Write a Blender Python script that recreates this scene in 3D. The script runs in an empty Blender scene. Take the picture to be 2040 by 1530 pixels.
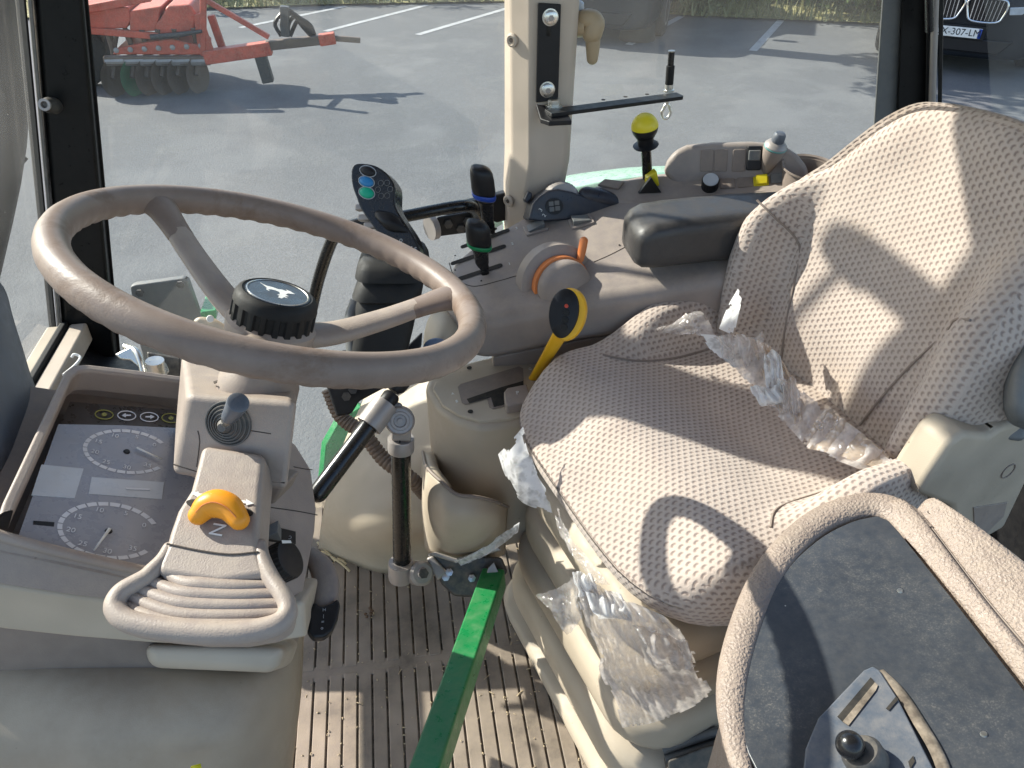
import bpy, bmesh, math, random
from mathutils import Vector, Matrix, noise as mnoise
random.seed(7)
sc = bpy.context.scene
col = sc.collection
R = math.radians

# ------------------------------------------------------------------ camera
FPX, CX, CY = 1541.0, 1020.0, 765.0          # focal length / centre in photo pixels
PITCH, YAW = R(36), R(9)
CAM = Vector((0, 0, 1.25))                   # z = 0 is the cab floor, the yard lies at -1.3
fw = Vector((math.sin(YAW)*math.cos(PITCH), math.cos(YAW)*math.cos(PITCH), -math.sin(PITCH)))
rt = Vector((math.cos(YAW), -math.sin(YAW), 0))
up = rt.cross(fw)
cd = bpy.data.cameras.new('camera'); cam = bpy.data.objects.new('camera', cd); col.objects.link(cam)
cd.sensor_width = 36; cd.lens = 36*FPX/2040; cd.clip_start = 0.02; cd.clip_end = 600
cam.matrix_world = Matrix(((rt.x, up.x, -fw.x, CAM.x), (rt.y, up.y, -fw.y, CAM.y), (rt.z, up.z, -fw.z, CAM.z), (0, 0, 0, 1)))
sc.camera = cam
GZ = -1.3
# ------------------------------------------------------------------ light
SUN_EL = R(33); SUN_AZ = Vector((-.82, .57, 0)).normalized()      # towards the sun
sund = Vector((SUN_AZ.x*math.cos(SUN_EL), SUN_AZ.y*math.cos(SUN_EL), math.sin(SUN_EL)))
w = bpy.data.worlds.new('World'); sc.world = w; w.use_nodes = True
nt = w.node_tree; bg = nt.nodes['Background']
sky = nt.nodes.new('ShaderNodeTexSky'); sky.sky_type = 'NISHITA'; sky.sun_disc = False
sky.dust_density = 1.0; sky.ozone_density = 1.0; sky.sun_elevation = SUN_EL; sky.sun_rotation = math.atan2(SUN_AZ.x, SUN_AZ.y)
nt.links.new(sky.outputs[0], bg.inputs[0]); bg.inputs[1].default_value = 0.15
sl = bpy.data.lights.new('sun', 'SUN'); sl.energy = 4.9; sl.angle = R(0.6); sl.color = (1, .95, .87)
so = bpy.data.objects.new('sun', sl); col.objects.link(so)
so.rotation_euler = (-sund).to_track_quat('-Z', 'Y').to_euler(); so.location = (-20, 14, 20)
sc.view_settings.view_transform = 'Standard'; sc.view_settings.look = 'None'
sc.view_settings.exposure = 1.0; sc.view_settings.gamma = 1.0
sc.cycles.max_bounces = 7; sc.cycles.transparent_max_bounces = 12; sc.cycles.diffuse_bounces = 4; sc.cycles.glossy_bounces = 3

# ------------------------------------------------------------------ pixel -> place helpers
def ray(u, v): return fw + rt*((u-CX)/FPX) + up*((CY-v)/FPX)
def W(u, v, d): return CAM + ray(u, v)*d
def onp(u, v, p, n):
    r = ray(u, v); return CAM + r*((p-CAM).dot(n)/r.dot(n))
def Zp(u, v, z): return onp(u, v, Vector((0, 0, z)), Vector((0, 0, 1)))
def Yp(u, v, y): return onp(u, v, Vector((0, y, 0)), Vector((0, 1, 0)))
def Xp(u, v, x): return onp(u, v, Vector((x, 0, 0)), Vector((1, 0, 0)))
def plane3(a, b, c):
    n = (b-a).cross(c-a).normalized()
    if n.dot(CAM-a) < 0: n = -n
    return a, n
def frame(n, hint=Vector((1, 0, 0))):
    n = n.normalized(); x = (hint-n*hint.dot(n))
    if x.length < 1e-4: x = Vector((0, 1, 0)) - n*n.y
    x.normalize(); return x, n.cross(x), n

# ------------------------------------------------------------------ materials
def nodes(name):
    m = bpy.data.materials.new(name); m.use_nodes = True
    t = m.node_tree; return m, t, t.nodes['Principled BSDF']
def mixc(t, f, a, b, blend='MIX'):
    n = t.nodes.new('ShaderNodeMix'); n.data_type = 'RGBA'; n.blend_type = blend
    for s, v in ((0, f), (6, a), (7, b)):
        if isinstance(v, (int, float)): n.inputs[s].default_value = v
        elif isinstance(v, tuple): n.inputs[s].default_value = (*v[:3], 1)
        else: t.links.new(v, n.inputs[s])
    return n.outputs[2]
def noi(t, scale, detail=4, rough=.6, vec=None, dist=0):
    n = t.nodes.new('ShaderNodeTexNoise'); n.inputs['Scale'].default_value = scale
    n.inputs['Detail'].default_value = detail; n.inputs['Roughness'].default_value = rough; n.inputs['Distortion'].default_value = dist
    if vec is not None: t.links.new(vec, n.inputs['Vector'])
    return n.outputs['Fac']
def ramp(t, f, a, b, lo=0., hi=1.):
    n = t.nodes.new('ShaderNodeMapRange'); t.links.new(f, n.inputs[0]); n.clamp = True
    n.inputs[1].default_value = a; n.inputs[2].default_value = b; n.inputs[3].default_value = lo; n.inputs[4].default_value = hi
    return n.outputs[0]
def mth(t, op, a, b=None, c=None):
    n = t.nodes.new('ShaderNodeMath'); n.operation = op
    for i, v in enumerate((a, b, c)):
        if v is None: continue
        if isinstance(v, (int, float)): n.inputs[i].default_value = v
        else: t.links.new(v, n.inputs[i])
    return n.outputs[0]
def ocoord(t): return t.nodes.new('ShaderNodeTexCoord').outputs['Object']
def wcoord(t): return t.nodes.new('ShaderNodeNewGeometry').outputs['Position']
def bump(t, p, h, strength, dist=.001):
    b = t.nodes.new('ShaderNodeBump'); b.inputs['Strength'].default_value = strength; b.inputs['Distance'].default_value = dist
    t.links.new(h, b.inputs['Height']); t.links.new(b.outputs[0], p.inputs['Normal'])
DUST = (.46, .38, .29)
def plastic(name, c, rough=.5, dust=.25, grain=.25, gscale=900, specks=.0, spec=.4, blotch=.12, dustcol=DUST, metal=0, gdist=.0006):
    m, t, p = nodes(name); v = wcoord(t)
    n1 = noi(t, 9, 2, .65, v); n2 = noi(t, 60, 3, .7, v)
    dk = tuple(x*(1-blotch) for x in c); lt = tuple(min(1, x*(1+blotch)) for x in c)
    base = mixc(t, ramp(t, n1, .3, .7), dk, lt)
    # dust settles on what faces up
    g = t.nodes.new('ShaderNodeNewGeometry'); s = t.nodes.new('ShaderNodeSeparateXYZ'); t.links.new(g.outputs['Normal'], s.inputs[0])
    upf = ramp(t, s.outputs[2], -.2, 1., .35, 1.)
    df = mth(t, 'MULTIPLY', mth(t, 'MULTIPLY', ramp(t, n2, .35, .75), upf), dust)
    base = mixc(t, df, base, dustcol)
    if specks:
        vo = t.nodes.new('ShaderNodeTexVoronoi'); vo.inputs['Scale'].default_value = 46; t.links.new(v, vo.inputs['Vector'])
        gate = ramp(t, noi(t, 23, 2, .5, v), .55, .62)
        base = mixc(t, mth(t, 'MULTIPLY', mth(t, 'MULTIPLY', ramp(t, vo.outputs['Distance'], .07, .03), gate), specks), base, (.07, .05, .035))
    t.links.new(base, p.inputs['Base Color'])
    t.links.new(ramp(t, n2, .3, .75, max(.05, rough-.1), min(1, rough+.15)), p.inputs['Roughness'])
    p.inputs['Specular IOR Level'].default_value = spec; p.inputs['Metallic'].default_value = metal
    if grain: bump(t, p, noi(t, gscale, 1, .5, v), grain, gdist)
    return m
M = {}
M['beige'] = plastic('beige_plastic', (.435, .365, .280), .55, .35, .3, specks=.8)
M['beige_light'] = plastic('light_beige_plastic', (.47, .395, .295), .5, .35, .2, specks=.6)
M['taupe'] = plastic('taupe_plastic', (.305, .248, .212), .5, .4, .5, 600, specks=.35)
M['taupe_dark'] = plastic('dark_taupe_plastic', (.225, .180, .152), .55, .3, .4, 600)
M['console'] = plastic('console_plastic', (.285, .240, .214), .5, .35, .5, 600, specks=.3)
M['pedestal'] = plastic('pedestal_plastic', (.36, .285, .205), .55, .4, .3, specks=.9)
M['pillar'] = plastic('pillar_trim', (.46, .385, .31), .5, .2, .15)
M['vinyl'] = plastic('taupe_vinyl', (.275, .215, .178), .5, .3, 1., 330, gdist=.0022)
M['black'] = plastic('black_plastic', (.012, .012, .0135), .42, .02, .25, spec=.3)
M['blackgloss'] = plastic('glossy_black', (.009, .009, .010), .24, .01, .05, spec=.5)
M['rubber'] = plastic('black_rubber', (.014, .014, .014), .6, .03, .4, spec=.25)
M['dark_metal'] = plastic('dark_metal', (.05, .05, .05), .45, .3, .2, metal=.3)
M['frame'] = plastic('black_frame_paint', (.007, .0075, .008), .35, .02, .05, spec=.2)
M['steel'] = plastic('zinc_steel', (.62, .61, .57), .32, .15, .1, metal=1)
M['grey_cast'] = plastic('grey_cast', (.33, .30, .28), .45, .2, .2, metal=.35)
M['grey'] = plastic('grey_plastic', (.13, .135, .135), .5, .2, .3)
M['bluegrey'] = plastic('bluegrey_plastic', (.085, .10, .125), .4, .2, .3)
M['armrest'] = plastic('charcoal_vinyl', (.046, .044, .044), .40, .07, .4, 500, blotch=.06)
M['orange'] = plastic('orange_plastic', (.86, .32, .015), .35, .05, .05)
M['orange2'] = plastic('dial_orange', (.72, .22, .06), .5, .15, .1)
M['yellow'] = plastic('yellow_plastic', (.78, .42, .01), .38, .05, .05)
M['yellow2'] = plastic('lemon_plastic', (.72, .58, .02), .35, .05, .05)
M['green'] = plastic('green_paint', (.006, .19, .052), .34, .12, .1, 500, specks=.9, spec=.5, blotch=.12)
M['green_body'] = plastic('green_body_paint', (.01, .24, .07), .3, .1, .03, spec=.5)
M['fender'] = plastic('dusty_sky_glare_green', (.22, .40, .30), .3, .6, .05, spec=.6, dustcol=(.5, .55, .5))  # pale tone is part dust, part sky reflection painted in
M['blue'] = plastic('blue_plastic', (.01, .05, .30), .4, .05, .05)
M['bluebtn'] = plastic('blue_button', (.02, .19, .42), .35, .02, .05)
M['greenbtn'] = plastic('green_button', (.0, .33, .19), .35, .02, .05)
M['greenring'] = plastic('green_ring', (.0, .18, .06), .4, .02, .05)
M['white'] = plastic('white_print', (.75, .75, .72), .6, .05, 0)
M['greyprint'] = plastic('grey_print', (.42, .43, .44), .6, .1, 0)
M['red_led'] = plastic('red_button', (.5, .05, .02), .4, .05, 0)
M['seam'] = plastic('seam_shadow_gap', (.05, .04, .035), .8, .1, 0)
M['slot'] = plastic('slot_black', (.01, .009, .008), .8, .1, 0)
M['mat'] = plastic('floor_mat_rubber', (.235, .188, .148), .7, .45, .4, specks=.8, blotch=.4, dustcol=(.36, .29, .21))
M['matgroove'] = plastic('groove_dirt', (.10, .078, .058), .9, .7, .6, 300, blotch=.4)
M['straw'] = plastic('straw', (.62, .50, .30), .8, .1, 0)
M['soil'] = plastic('soil_crumb', (.12, .07, .04), .9, .1, .2)
M['chaff'] = plastic('chaff', (.45, .35, .22), .9, .1, 0)
M['red'] = plastic('red_machine_paint', (.50, .065, .032), .5, .75, .05, dustcol=(.55, .33, .22), blotch=.25)
M['rust'] = plastic('worn_steel', (.14, .10, .075), .6, .3, .2, metal=.3)
M['discgreen'] = plastic('green_disc', (.03, .16, .07), .5, .3, .1)
M['tyre'] = plastic('tyre', (.02, .02, .02), .8, .2, .3)
M['carpaint'] = plastic('dark_car_paint', (.012, .015, .020), .35, .02, 0, spec=.25)
M['chrome'] = plastic('chrome', (.75, .76, .78), .12, .02, 0, metal=1)
M['bark'] = plastic('bark', (.05, .038, .028), .9, .05, 1., 60)
M['carglass'] = plastic('car_glass', (.01, .012, .015), .06, .02, 0, spec=.7)
M['headlamp'] = plastic('headlamp', (.5, .52, .55), .1, .02, 0, spec=.7)
M['blacktube'] = plastic('black_tube', (.008, .008, .008), .25, .01, .05, spec=.5)
M['sticker'] = plastic('yellow_sticker', (.80, .68, .02), .5, .05, 0)

def worn_wheel():
    m, t, p = nodes('worn_steering_rim'); v = ocoord(t)
    a = noi(t, 11, 6, .7, v, .6); b = noi(t, 140, 3, .6, v)
    base = mixc(t, ramp(t, noi(t, 30, 3, .6, v), .3, .7), (.195, .145, .118), (.240, .184, .152))
    wear = ramp(t, mth(t, 'ADD', a, mth(t, 'MULTIPLY', b, .12)), .58, .72)
    base = mixc(t, mth(t, 'MULTIPLY', wear, .6), base, (.145, .090, .058))
    t.links.new(base, p.inputs['Base Color']); p.inputs['Specular IOR Level'].default_value = .35
    t.links.new(ramp(t, wear, 0, 1, .46, .62), p.inputs['Roughness'])
    bump(t, p, mth(t, 'ADD', mth(t, 'MULTIPLY', wear, -.6), mth(t, 'MULTIPLY', noi(t, 700, 2, .5, v), .4)), .45, .0008)
    return m
M['rim'] = worn_wheel()

def fabric():
    m, t, p = nodes('seat_fabric')
    uv = t.nodes.new('ShaderNodeTexCoord').outputs['UV']; s = t.nodes.new('ShaderNodeSeparateXYZ'); t.links.new(uv, s.inputs[0])
    px, py = .0104, .0081
    row = mth(t, 'FLOOR', mth(t, 'DIVIDE', s.outputs[1], py))
    odd = mth(t, 'MULTIPLY', mth(t, 'MODULO', mth(t, 'ABSOLUTE', row), 2.), .5)
    wob = noi(t, 60, 2, .5, uv)
    fx = mth(t, 'SUBTRACT', mth(t, 'FRACT', mth(t, 'ADD', mth(t, 'ADD', mth(t, 'DIVIDE', s.outputs[0], px), odd), mth(t, 'MULTIPLY', wob, .12))), .5)
    fy = mth(t, 'SUBTRACT', mth(t, 'FRACT', mth(t, 'ADD', mth(t, 'DIVIDE', s.outputs[1], py), 0)), .5)
    # a small crescent: a dot minus a dot
    d1 = mth(t, 'SQRT', mth(t, 'ADD', mth(t, 'POWER', mth(t, 'MULTIPLY', fx, 1.), 2), mth(t, 'POWER', mth(t, 'MULTIPLY', fy, .95), 2)))
    fy2 = mth(t, 'ADD', fy, .26); fx2 = mth(t, 'ADD', fx, .08)
    d2 = mth(t, 'SQRT', mth(t, 'ADD', mth(t, 'POWER', fx2, 2), mth(t, 'POWER', fy2, 2)))
    dot = mth(t, 'MULTIPLY', ramp(t, d1, .42, .20), ramp(t, d2, .14, .30, .15, 1.))
    weave = noi(t, 1500, 2, .5, uv)
    dot = mth(t, 'MULTIPLY', dot, ramp(t, weave, .25, .6, .55, 1.))
    base = mixc(t, ramp(t, noi(t, 12, 4, .6, uv), .3, .7), (.48, .40, .345), (.57, .48, .415))
    base = mixc(t, ramp(t, weave, .3, .7, 0, .28), base, (.30, .23, .18))
    base = mixc(t, mth(t, 'MULTIPLY', ramp(t, noi(t, 5, 5, .7, uv), .55, .75), .35), base, (.40, .28, .17))   # old stains
    base = mixc(t, mth(t, 'MULTIPLY', dot, ramp(t, noi(t, 9, 2, .5, uv), .3, .7, .58, .84)), base, (.160, .108, .092))
    t.links.new(base, p.inputs['Base Color']); p.inputs['Roughness'].default_value = .95; p.inputs['Specular IOR Level'].default_value = .15
    p.inputs['Sheen Weight'].default_value = .25; p.inputs['Sheen Roughness'].default_value = .5
    bump(t, p, mth(t, 'ADD', mth(t, 'MULTIPLY', dot, -1.), mth(t, 'MULTIPLY', weave, .5)), .8, .0012)
    return m
M['fabric'] = fabric()

def dusty_glass(name, dust=.12, tint=(.93, .97, .95)):
    m = bpy.data.materials.new(name); m.use_nodes = True; t = m.node_tree; t.nodes.clear()
    out = t.nodes.new('ShaderNodeOutputMaterial'); tr = t.nodes.new('ShaderNodeBsdfTransparent'); tr.inputs[0].default_value = (*tint, 1)
    gl = t.nodes.new('ShaderNodeBsdfGlossy'); gl.inputs['Roughness'].default_value = .03; gl.inputs[0].default_value = (1, 1, 1, 1)
    df = t.nodes.new('ShaderNodeBsdfDiffuse'); df.inputs[0].default_value = (.75, .74, .70, 1)
    tl = t.nodes.new('ShaderNodeBsdfTranslucent'); tl.inputs[0].default_value = (.75, .74, .70, 1)
    fr = t.nodes.new('ShaderNodeFresnel'); fr.inputs[0].default_value = 1.45
    v = wcoord(t)
    big = ramp(t, noi(t, 2.6, 3, .6, v), .3, .75, .35, 1.25)
    vo = t.nodes.new('ShaderNodeTexVoronoi'); vo.inputs['Scale'].default_value = 55; t.links.new(v, vo.inputs['Vector'])
    spk = mth(t, 'MULTIPLY', ramp(t, vo.outputs['Distance'], .06, .03), ramp(t, vo.outputs['Color'], .80, .82))
    f = mth(t, 'ADD', mth(t, 'MULTIPLY', big, dust), mth(t, 'MULTIPLY', spk, .5))
    a = t.nodes.new('ShaderNodeMixShader'); t.links.new(mth(t, 'MULTIPLY', fr.outputs[0], .8), a.inputs[0]); t.links.new(tr.outputs[0], a.inputs[1]); t.links.new(gl.outputs[0], a.inputs[2])
    d = t.nodes.new('ShaderNodeMixShader'); d.inputs[0].default_value = .5; t.links.new(df.outputs[0], d.inputs[1]); t.links.new(tl.outputs[0], d.inputs[2])
    b = t.nodes.new('ShaderNodeMixShader'); t.links.new(f, b.inputs[0]); t.links.new(a.outputs[0], b.inputs[1]); t.links.new(d.outputs[0], b.inputs[2])
    t.links.new(b.outputs[0], out.inputs[0]); return m
M['glass'] = dusty_glass('dusty_window_glass', .10)
M['windshield'] = dusty_glass('dusty_windshield', .09)
def film_mat(name, op=.30, tint=(.86, .80, .76)):
    m = bpy.data.materials.new(name); m.use_nodes = True; t = m.node_tree; t.nodes.clear()
    out = t.nodes.new('ShaderNodeOutputMaterial'); tr = t.nodes.new('ShaderNodeBsdfTransparent'); tr.inputs[0].default_value = (.96, .94, .93, 1)
    gl = t.nodes.new('ShaderNodeBsdfGlossy'); gl.inputs['Roughness'].default_value = .09
    df = t.nodes.new('ShaderNodeBsdfDiffuse'); df.inputs[0].default_value = (*tint, 1)
    tl = t.nodes.new('ShaderNodeBsdfTranslucent'); tl.inputs[0].default_value = (*tint, 1)
    v = wcoord(t); f = ramp(t, noi(t, 26, 3, .7, v), .3, .75, op*.45, op*1.6)
    fr = t.nodes.new('ShaderNodeLayerWeight'); fr.inputs[0].default_value = .35
    # fine sharp creases that glint
    def crease(sc_):
        n = mth(t, 'ABSOLUTE', mth(t, 'SUBTRACT', noi(t, sc_, 1, .5, v), .5)); return ramp(t, n, 0, .12, 1, 0)
    h = mth(t, 'ADD', crease(34), mth(t, 'MULTIPLY', crease(95), .5))
    bp = t.nodes.new('ShaderNodeBump'); bp.inputs['Strength'].default_value = .9; bp.inputs['Distance'].default_value = .004; t.links.new(h, bp.inputs['Height'])
    for q in (gl, fr): t.links.new(bp.outputs[0], q.inputs['Normal'])
    f = mth(t, 'ADD', f, mth(t, 'MULTIPLY', h, op*.55))
    a = t.nodes.new('ShaderNodeMixShader'); t.links.new(ramp(t, fr.outputs[0], 0, 1, .14, .75), a.inputs[0]); t.links.new(tr.outputs[0], a.inputs[1]); t.links.new(gl.outputs[0], a.inputs[2])
    d = t.nodes.new('ShaderNodeMixShader'); d.inputs[0].default_value = .45; t.links.new(df.outputs[0], d.inputs[1]); t.links.new(tl.outputs[0], d.inputs[2])
    b = t.nodes.new('ShaderNodeMixShader'); t.links.new(f, b.inputs[0]); t.links.new(a.outputs[0], b.inputs[1]); t.links.new(d.outputs[0], b.inputs[2])
    t.links.new(b.outputs[0], out.inputs[0]); return m
M['film'] = film_mat('clear_plastic_film', .26)
M['film_mid'] = film_mat('cloudy_plastic_film', .42)
M['film_tan'] = film_mat('yellowed_plastic_film', .36, (.80, .66, .52))
M['film_white'] = film_mat('milky_plastic_film', .70, (.84, .84, .84))

def asphalt():
    m, t, p = nodes('asphalt'); v = wcoord(t)
    a = noi(t, .35, 5, .6, v); b = noi(t, 55, 3, .7, v); c = noi(t, 2.2, 4, .7, v)
    base = mixc(t, ramp(t, a, .3, .7), (.112, .117, .121), (.146, .150, .152))
    base = mixc(t, ramp(t, c, .5, .75, 0, .35), base, (.24, .235, .215))
    base = mixc(t, ramp(t, noi(t, 9, 3, .7, v), .35, .7, 0, .35), base, (.108, .107, .104))
    base = mixc(t, ramp(t, b, .35, .65, 0, .6), base, (.078, .077, .076))
    base = mixc(t, ramp(t, noi(t, .9, 3, .55, v), .52, .62, 0, .4), base, (.175, .176, .172))
    t.links.new(base, p.inputs['Base Color']); p.inputs['Roughness'].default_value = .85
    bump(t, p, b, .6, .01); return m
M['asphalt'] = asphalt()
M['paint'] = plastic('road_paint', (.42, .42, .41), .7, .3, 0, dustcol=(.3, .3, .3), blotch=.2)
M['grass'] = plastic('dry_grass', (.24, .22, .09), .9, .3, 0, blotch=.4, dustcol=(.42, .36, .18))
def leafmat(name, a, b):
    m, t, p = nodes(name); v = wcoord(t)
    oi = noi(t, 6, 3, .6, v); t.links.new(mixc(t, ramp(t, oi, .3, .7), a, b), p.inputs['Base Color']); p.inputs['Roughness'].default_value = .6
    p.inputs['Transmission Weight'].default_value = 0; return m
M['leaf'] = leafmat('leaf', (.06, .11, .02), (.17, .21, .05))
M['leaf2'] = leafmat('olive_leaf', (.15, .16, .05), (.32, .29, .12))
# ------------------------------------------------------------------ mesh helpers
def tag(o, label=None, cat=None, group=None, kind=None):
    if label: o['label'] = label
    if cat: o['category'] = cat
    if group: o['group'] = group
    if kind: o['kind'] = kind
    return o
def thing(name, loc, label, cat, group=None):
    o = bpy.data.objects.new(name, None); col.objects.link(o); o.location = loc; o.empty_display_size = .05
    return tag(o, label, cat, group)
def wloc(o):
    l = o.location.copy()
    while o.parent: o = o.parent
    return l
WL = {}
def mk(name, verts, faces, mat, parent=None, smooth=True, bevel=0, seg=3, subsurf=0, solid=0, uv=None, recalc=True, sharp=None):
    vs = [Vector(v) for v in verts]
    lo = Vector((min(v.x for v in vs), min(v.y for v in vs), min(v.z for v in vs))); hi = Vector((max(v.x for v in vs), max(v.y for v in vs), max(v.z for v in vs)))
    c = (lo+hi)/2; c.z = lo.z
    me = bpy.data.meshes.new(name); me.from_pydata([v-c for v in vs], [], faces)
    if recalc:
        bm = bmesh.new(); bm.from_mesh(me); bmesh.ops.remove_doubles(bm, verts=bm.verts, dist=1e-6); bmesh.ops.recalc_face_normals(bm, faces=bm.faces); bm.to_mesh(me); bm.free()
    me.polygons.foreach_set('use_smooth', [smooth]*len(me.polygons))
    if sharp: me.set_sharp_from_angle(angle=R(sharp))
    if uv:
        lay = me.uv_layers.new(name='UVMap')
        for l in me.loops: lay.data[l.index].uv = uv[l.vertex_index]
    me.materials.append(M[mat] if isinstance(mat, str) else mat)
    o = bpy.data.objects.new(name, me); col.objects.link(o); WL[o.name] = c.copy()
    if parent is not None:
        o.parent = parent; base = WL.get(parent.name, parent.location)
        o.location = c-base
    else: o.location = c
    if solid:
        s = o.modifiers.new('solid', 'SOLIDIFY'); s.thickness = solid; s.offset = -1
    if bevel:
        b = o.modifiers.new('bevel', 'BEVEL'); b.width = bevel; b.segments = seg; b.limit_method = 'ANGLE'; b.angle_limit = R(28); b.harden_normals = True
    if subsurf:
        s = o.modifiers.new('sub', 'SUBSURF'); s.levels = subsurf; s.render_levels = subsurf
    return o
def prism(name, poly, dirv, thick, mat, parent=None, bevel=.003, seg=3, **k):
    n = len(poly); d = Vector(dirv).normalized()*thick
    vs = [Vector(p) for p in poly]+[Vector(p)+d for p in poly]
    fs = [tuple(range(n)), tuple(range(2*n-1, n-1, -1))]+[(i, i+n, (i+1) % n+n, (i+1) % n) for i in range(n)]
    return mk(name, vs, fs, mat, parent, bevel=bevel, seg=seg, **k)
def hexa(name, a, b, mat, parent=None, bevel=.004, seg=3, **k):
    return mk(name, list(a)+list(b), [(0, 1, 2, 3), (7, 6, 5, 4), (0, 4, 5, 1), (1, 5, 6, 2), (2, 6, 7, 3), (3, 7, 4, 0)], mat, parent, bevel=bevel, seg=seg, **k)
def box(name, c, size, mat, parent=None, ax=None, bevel=.003, seg=2, **k):
    x, y, z = ax or (Vector((1, 0, 0)), Vector((0, 1, 0)), Vector((0, 0, 1)))
    c = Vector(c); sx, sy, sz = [s/2 for s in size]
    q = lambda a, b, d: c+x*(a*sx)+y*(b*sy)+z*(d*sz)
    return hexa(name, [q(-1, -1, -1), q(1, -1, -1), q(1, 1, -1), q(-1, 1, -1)], [q(-1, -1, 1), q(1, -1, 1), q(1, 1, 1), q(-1, 1, 1)], mat, parent, bevel, seg, **k)
def cr(pts, sub, closed=False):
    n = len(pts); out = []
    rng = range(n) if closed else range(n-1)
    for i in rng:
        p1, p2 = pts[i], pts[(i+1) % n]
        p0 = pts[i-1] if (closed or i > 0) else p1*2-p2
        p3 = pts[(i+2) % n] if (closed or i+2 < n) else p2*2-p1
        for k in range(sub):
            t = k/sub
            out.append(p1*.5*2*1.0*0 + (p1*2+(p2-p0)*t+(p0*2-p1*5+p2*4-p3)*t*t+(p1*3-p0-p2*3+p3)*t**3)*.5)
    if not closed: out.append(pts[-1].copy())
    return out
def crs(vals, sub, closed=False):
    return [v.x for v in cr([Vector((a, 0, 0)) for a in vals], sub, closed)]
def tube(name, pts, r, mat, parent=None, n=12, sub=6, closed=False, flat=1., hint=None, cap=True, rnd=False, **k):
    pts = [Vector(p) for p in pts]
    rr = r if isinstance(r, (list, tuple)) else [r]*len(pts)
    if sub > 1: P = cr(pts, sub, closed); Rr = crs(rr, sub, closed)
    else: P, Rr = pts, list(rr)
    if rnd and not closed:      # rounded ends
        t0 = (P[0]-P[1]).normalized(); t1 = (P[-1]-P[-2]).normalized(); a0, a1 = P[0], P[-1]; r0, r1 = Rr[0], Rr[-1]
        P = [a0+t0*r0*math.sin(x) for x in (1.5, 1.1, .7, .35)]+P+[a1+t1*r1*math.sin(x) for x in (.35, .7, 1.1, 1.5)]
        Rr = [r0*math.cos(x) for x in (1.5, 1.1, .7, .35)]+Rr+[r1*math.cos(x) for x in (.35, .7, 1.1, 1.5)]
    m = len(P); vs = []; fs = []
    t = (P[1]-P[0]).normalized(); h = hint or Vector((0, 0, 1))
    u = (h-t*h.dot(t));
    if u.length < 1e-3: u = Vector((1, 0, 0))-t*t.x
    u.normalize()
    for i in range(m):
        if closed: t = (P[(i+1) % m]-P[i-1]).normalized()
        else: t = (P[min(i+1, m-1)]-P[max(i-1, 0)]).normalized()
        if hint is not None:
            u = h-t*h.dot(t); u.normalize()
        else: u = (u-t*u.dot(t)).normalized()
        w_ = t.cross(u)
        for j in range(n):
            a = 2*math.pi*j/n; vs.append(P[i]+u*(Rr[i]*flat*math.cos(a))+w_*(Rr[i]*math.sin(a)))
    mm = m if closed else m-1
    for i in range(mm):
        for j in range(n): fs.append((i*n+j, i*n+(j+1) % n, ((i+1) % m)*n+(j+1) % n, ((i+1) % m)*n+j))
    if not closed and cap: fs += [tuple(range(n-1, -1, -1)), tuple(range((m-1)*n, m*n))]
    return mk(name, vs, fs, mat, parent, sharp=k.pop('sharp', 50), **k)
def lathe(name, prof, o, axis, mat, parent=None, n=32, mod=None, hint=Vector((1, 0, 0)), sx=1., sy=1., **k):
    x, y, z = frame(Vector(axis), hint); o = Vector(o); vs = []; fs = []; m = len(prof)
    for r, h in prof:
        for j in range(n):
            a = 2*math.pi*j/n; rr = r*(mod(a, r, h) if mod else 1)
            vs.append(o+x*(rr*sx*math.cos(a))+y*(rr*sy*math.sin(a))+z*h)
    for i in range(m-1):
        for j in range(n): fs.append((i*n+j, i*n+(j+1) % n, (i+1)*n+(j+1) % n, (i+1)*n+j))
    fs += [tuple(range(n-1, -1, -1)), tuple(range((m-1)*n, m*n))]
    return mk(name, vs, fs, mat, parent, sharp=k.pop('sharp', 40), **k)
def surf(name, rows, mat, parent=None, sub=5, solid=.02, crumple=0, seed=0, fold=0, **k):
    rows = [cr([Vector(p) for p in r], sub) for r in rows]
    cols_ = [cr([r[j] for r in rows], sub) for j in range(len(rows[0]))]
    nu, nv = len(cols_), len(cols_[0]); vs = []
    for j in range(nu):
        for i in range(nv):
            p = cols_[j][i].copy()
            if crumple:
                q = p*14+Vector((seed, seed*1.7, 0)); f = mnoise.fractal(q, .7, 2.1, 4)
                q2 = p*38+Vector((0, seed, seed)); f2 = abs(mnoise.noise(q2))
                p += (CAM-p).normalized()*(f*crumple*.45+f2*crumple*.15)
                q3 = p*26+Vector((seed*2, 0, seed)); rg1 = 1-abs(mnoise.noise(q3)); p += (CAM-p).normalized()*(rg1**6)*crumple*.6
                if fold: p += (CAM-p).normalized()*math.sin(i/nv*fold+1.3*f+j/nu*1.5)*crumple*(1.0-.5*j/nu)
            vs.append(p)
    fs = []
    for j in range(nu-1):
        for i in range(nv-1):
            if crumple:      # torn edge
                e = min(j, nu-2-j, i, nv-2-i); q = vs[j*nv+i]
                if e < 4 and mnoise.noise(q*45+Vector((seed, 3, 1)))*4.5 > e+.3: continue
            fs.append((j*nv+i, j*nv+i+1, (j+1)*nv+i+1, (j+1)*nv+i))
    return mk(name, vs, fs, mat, parent, solid=solid, **k)
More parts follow.
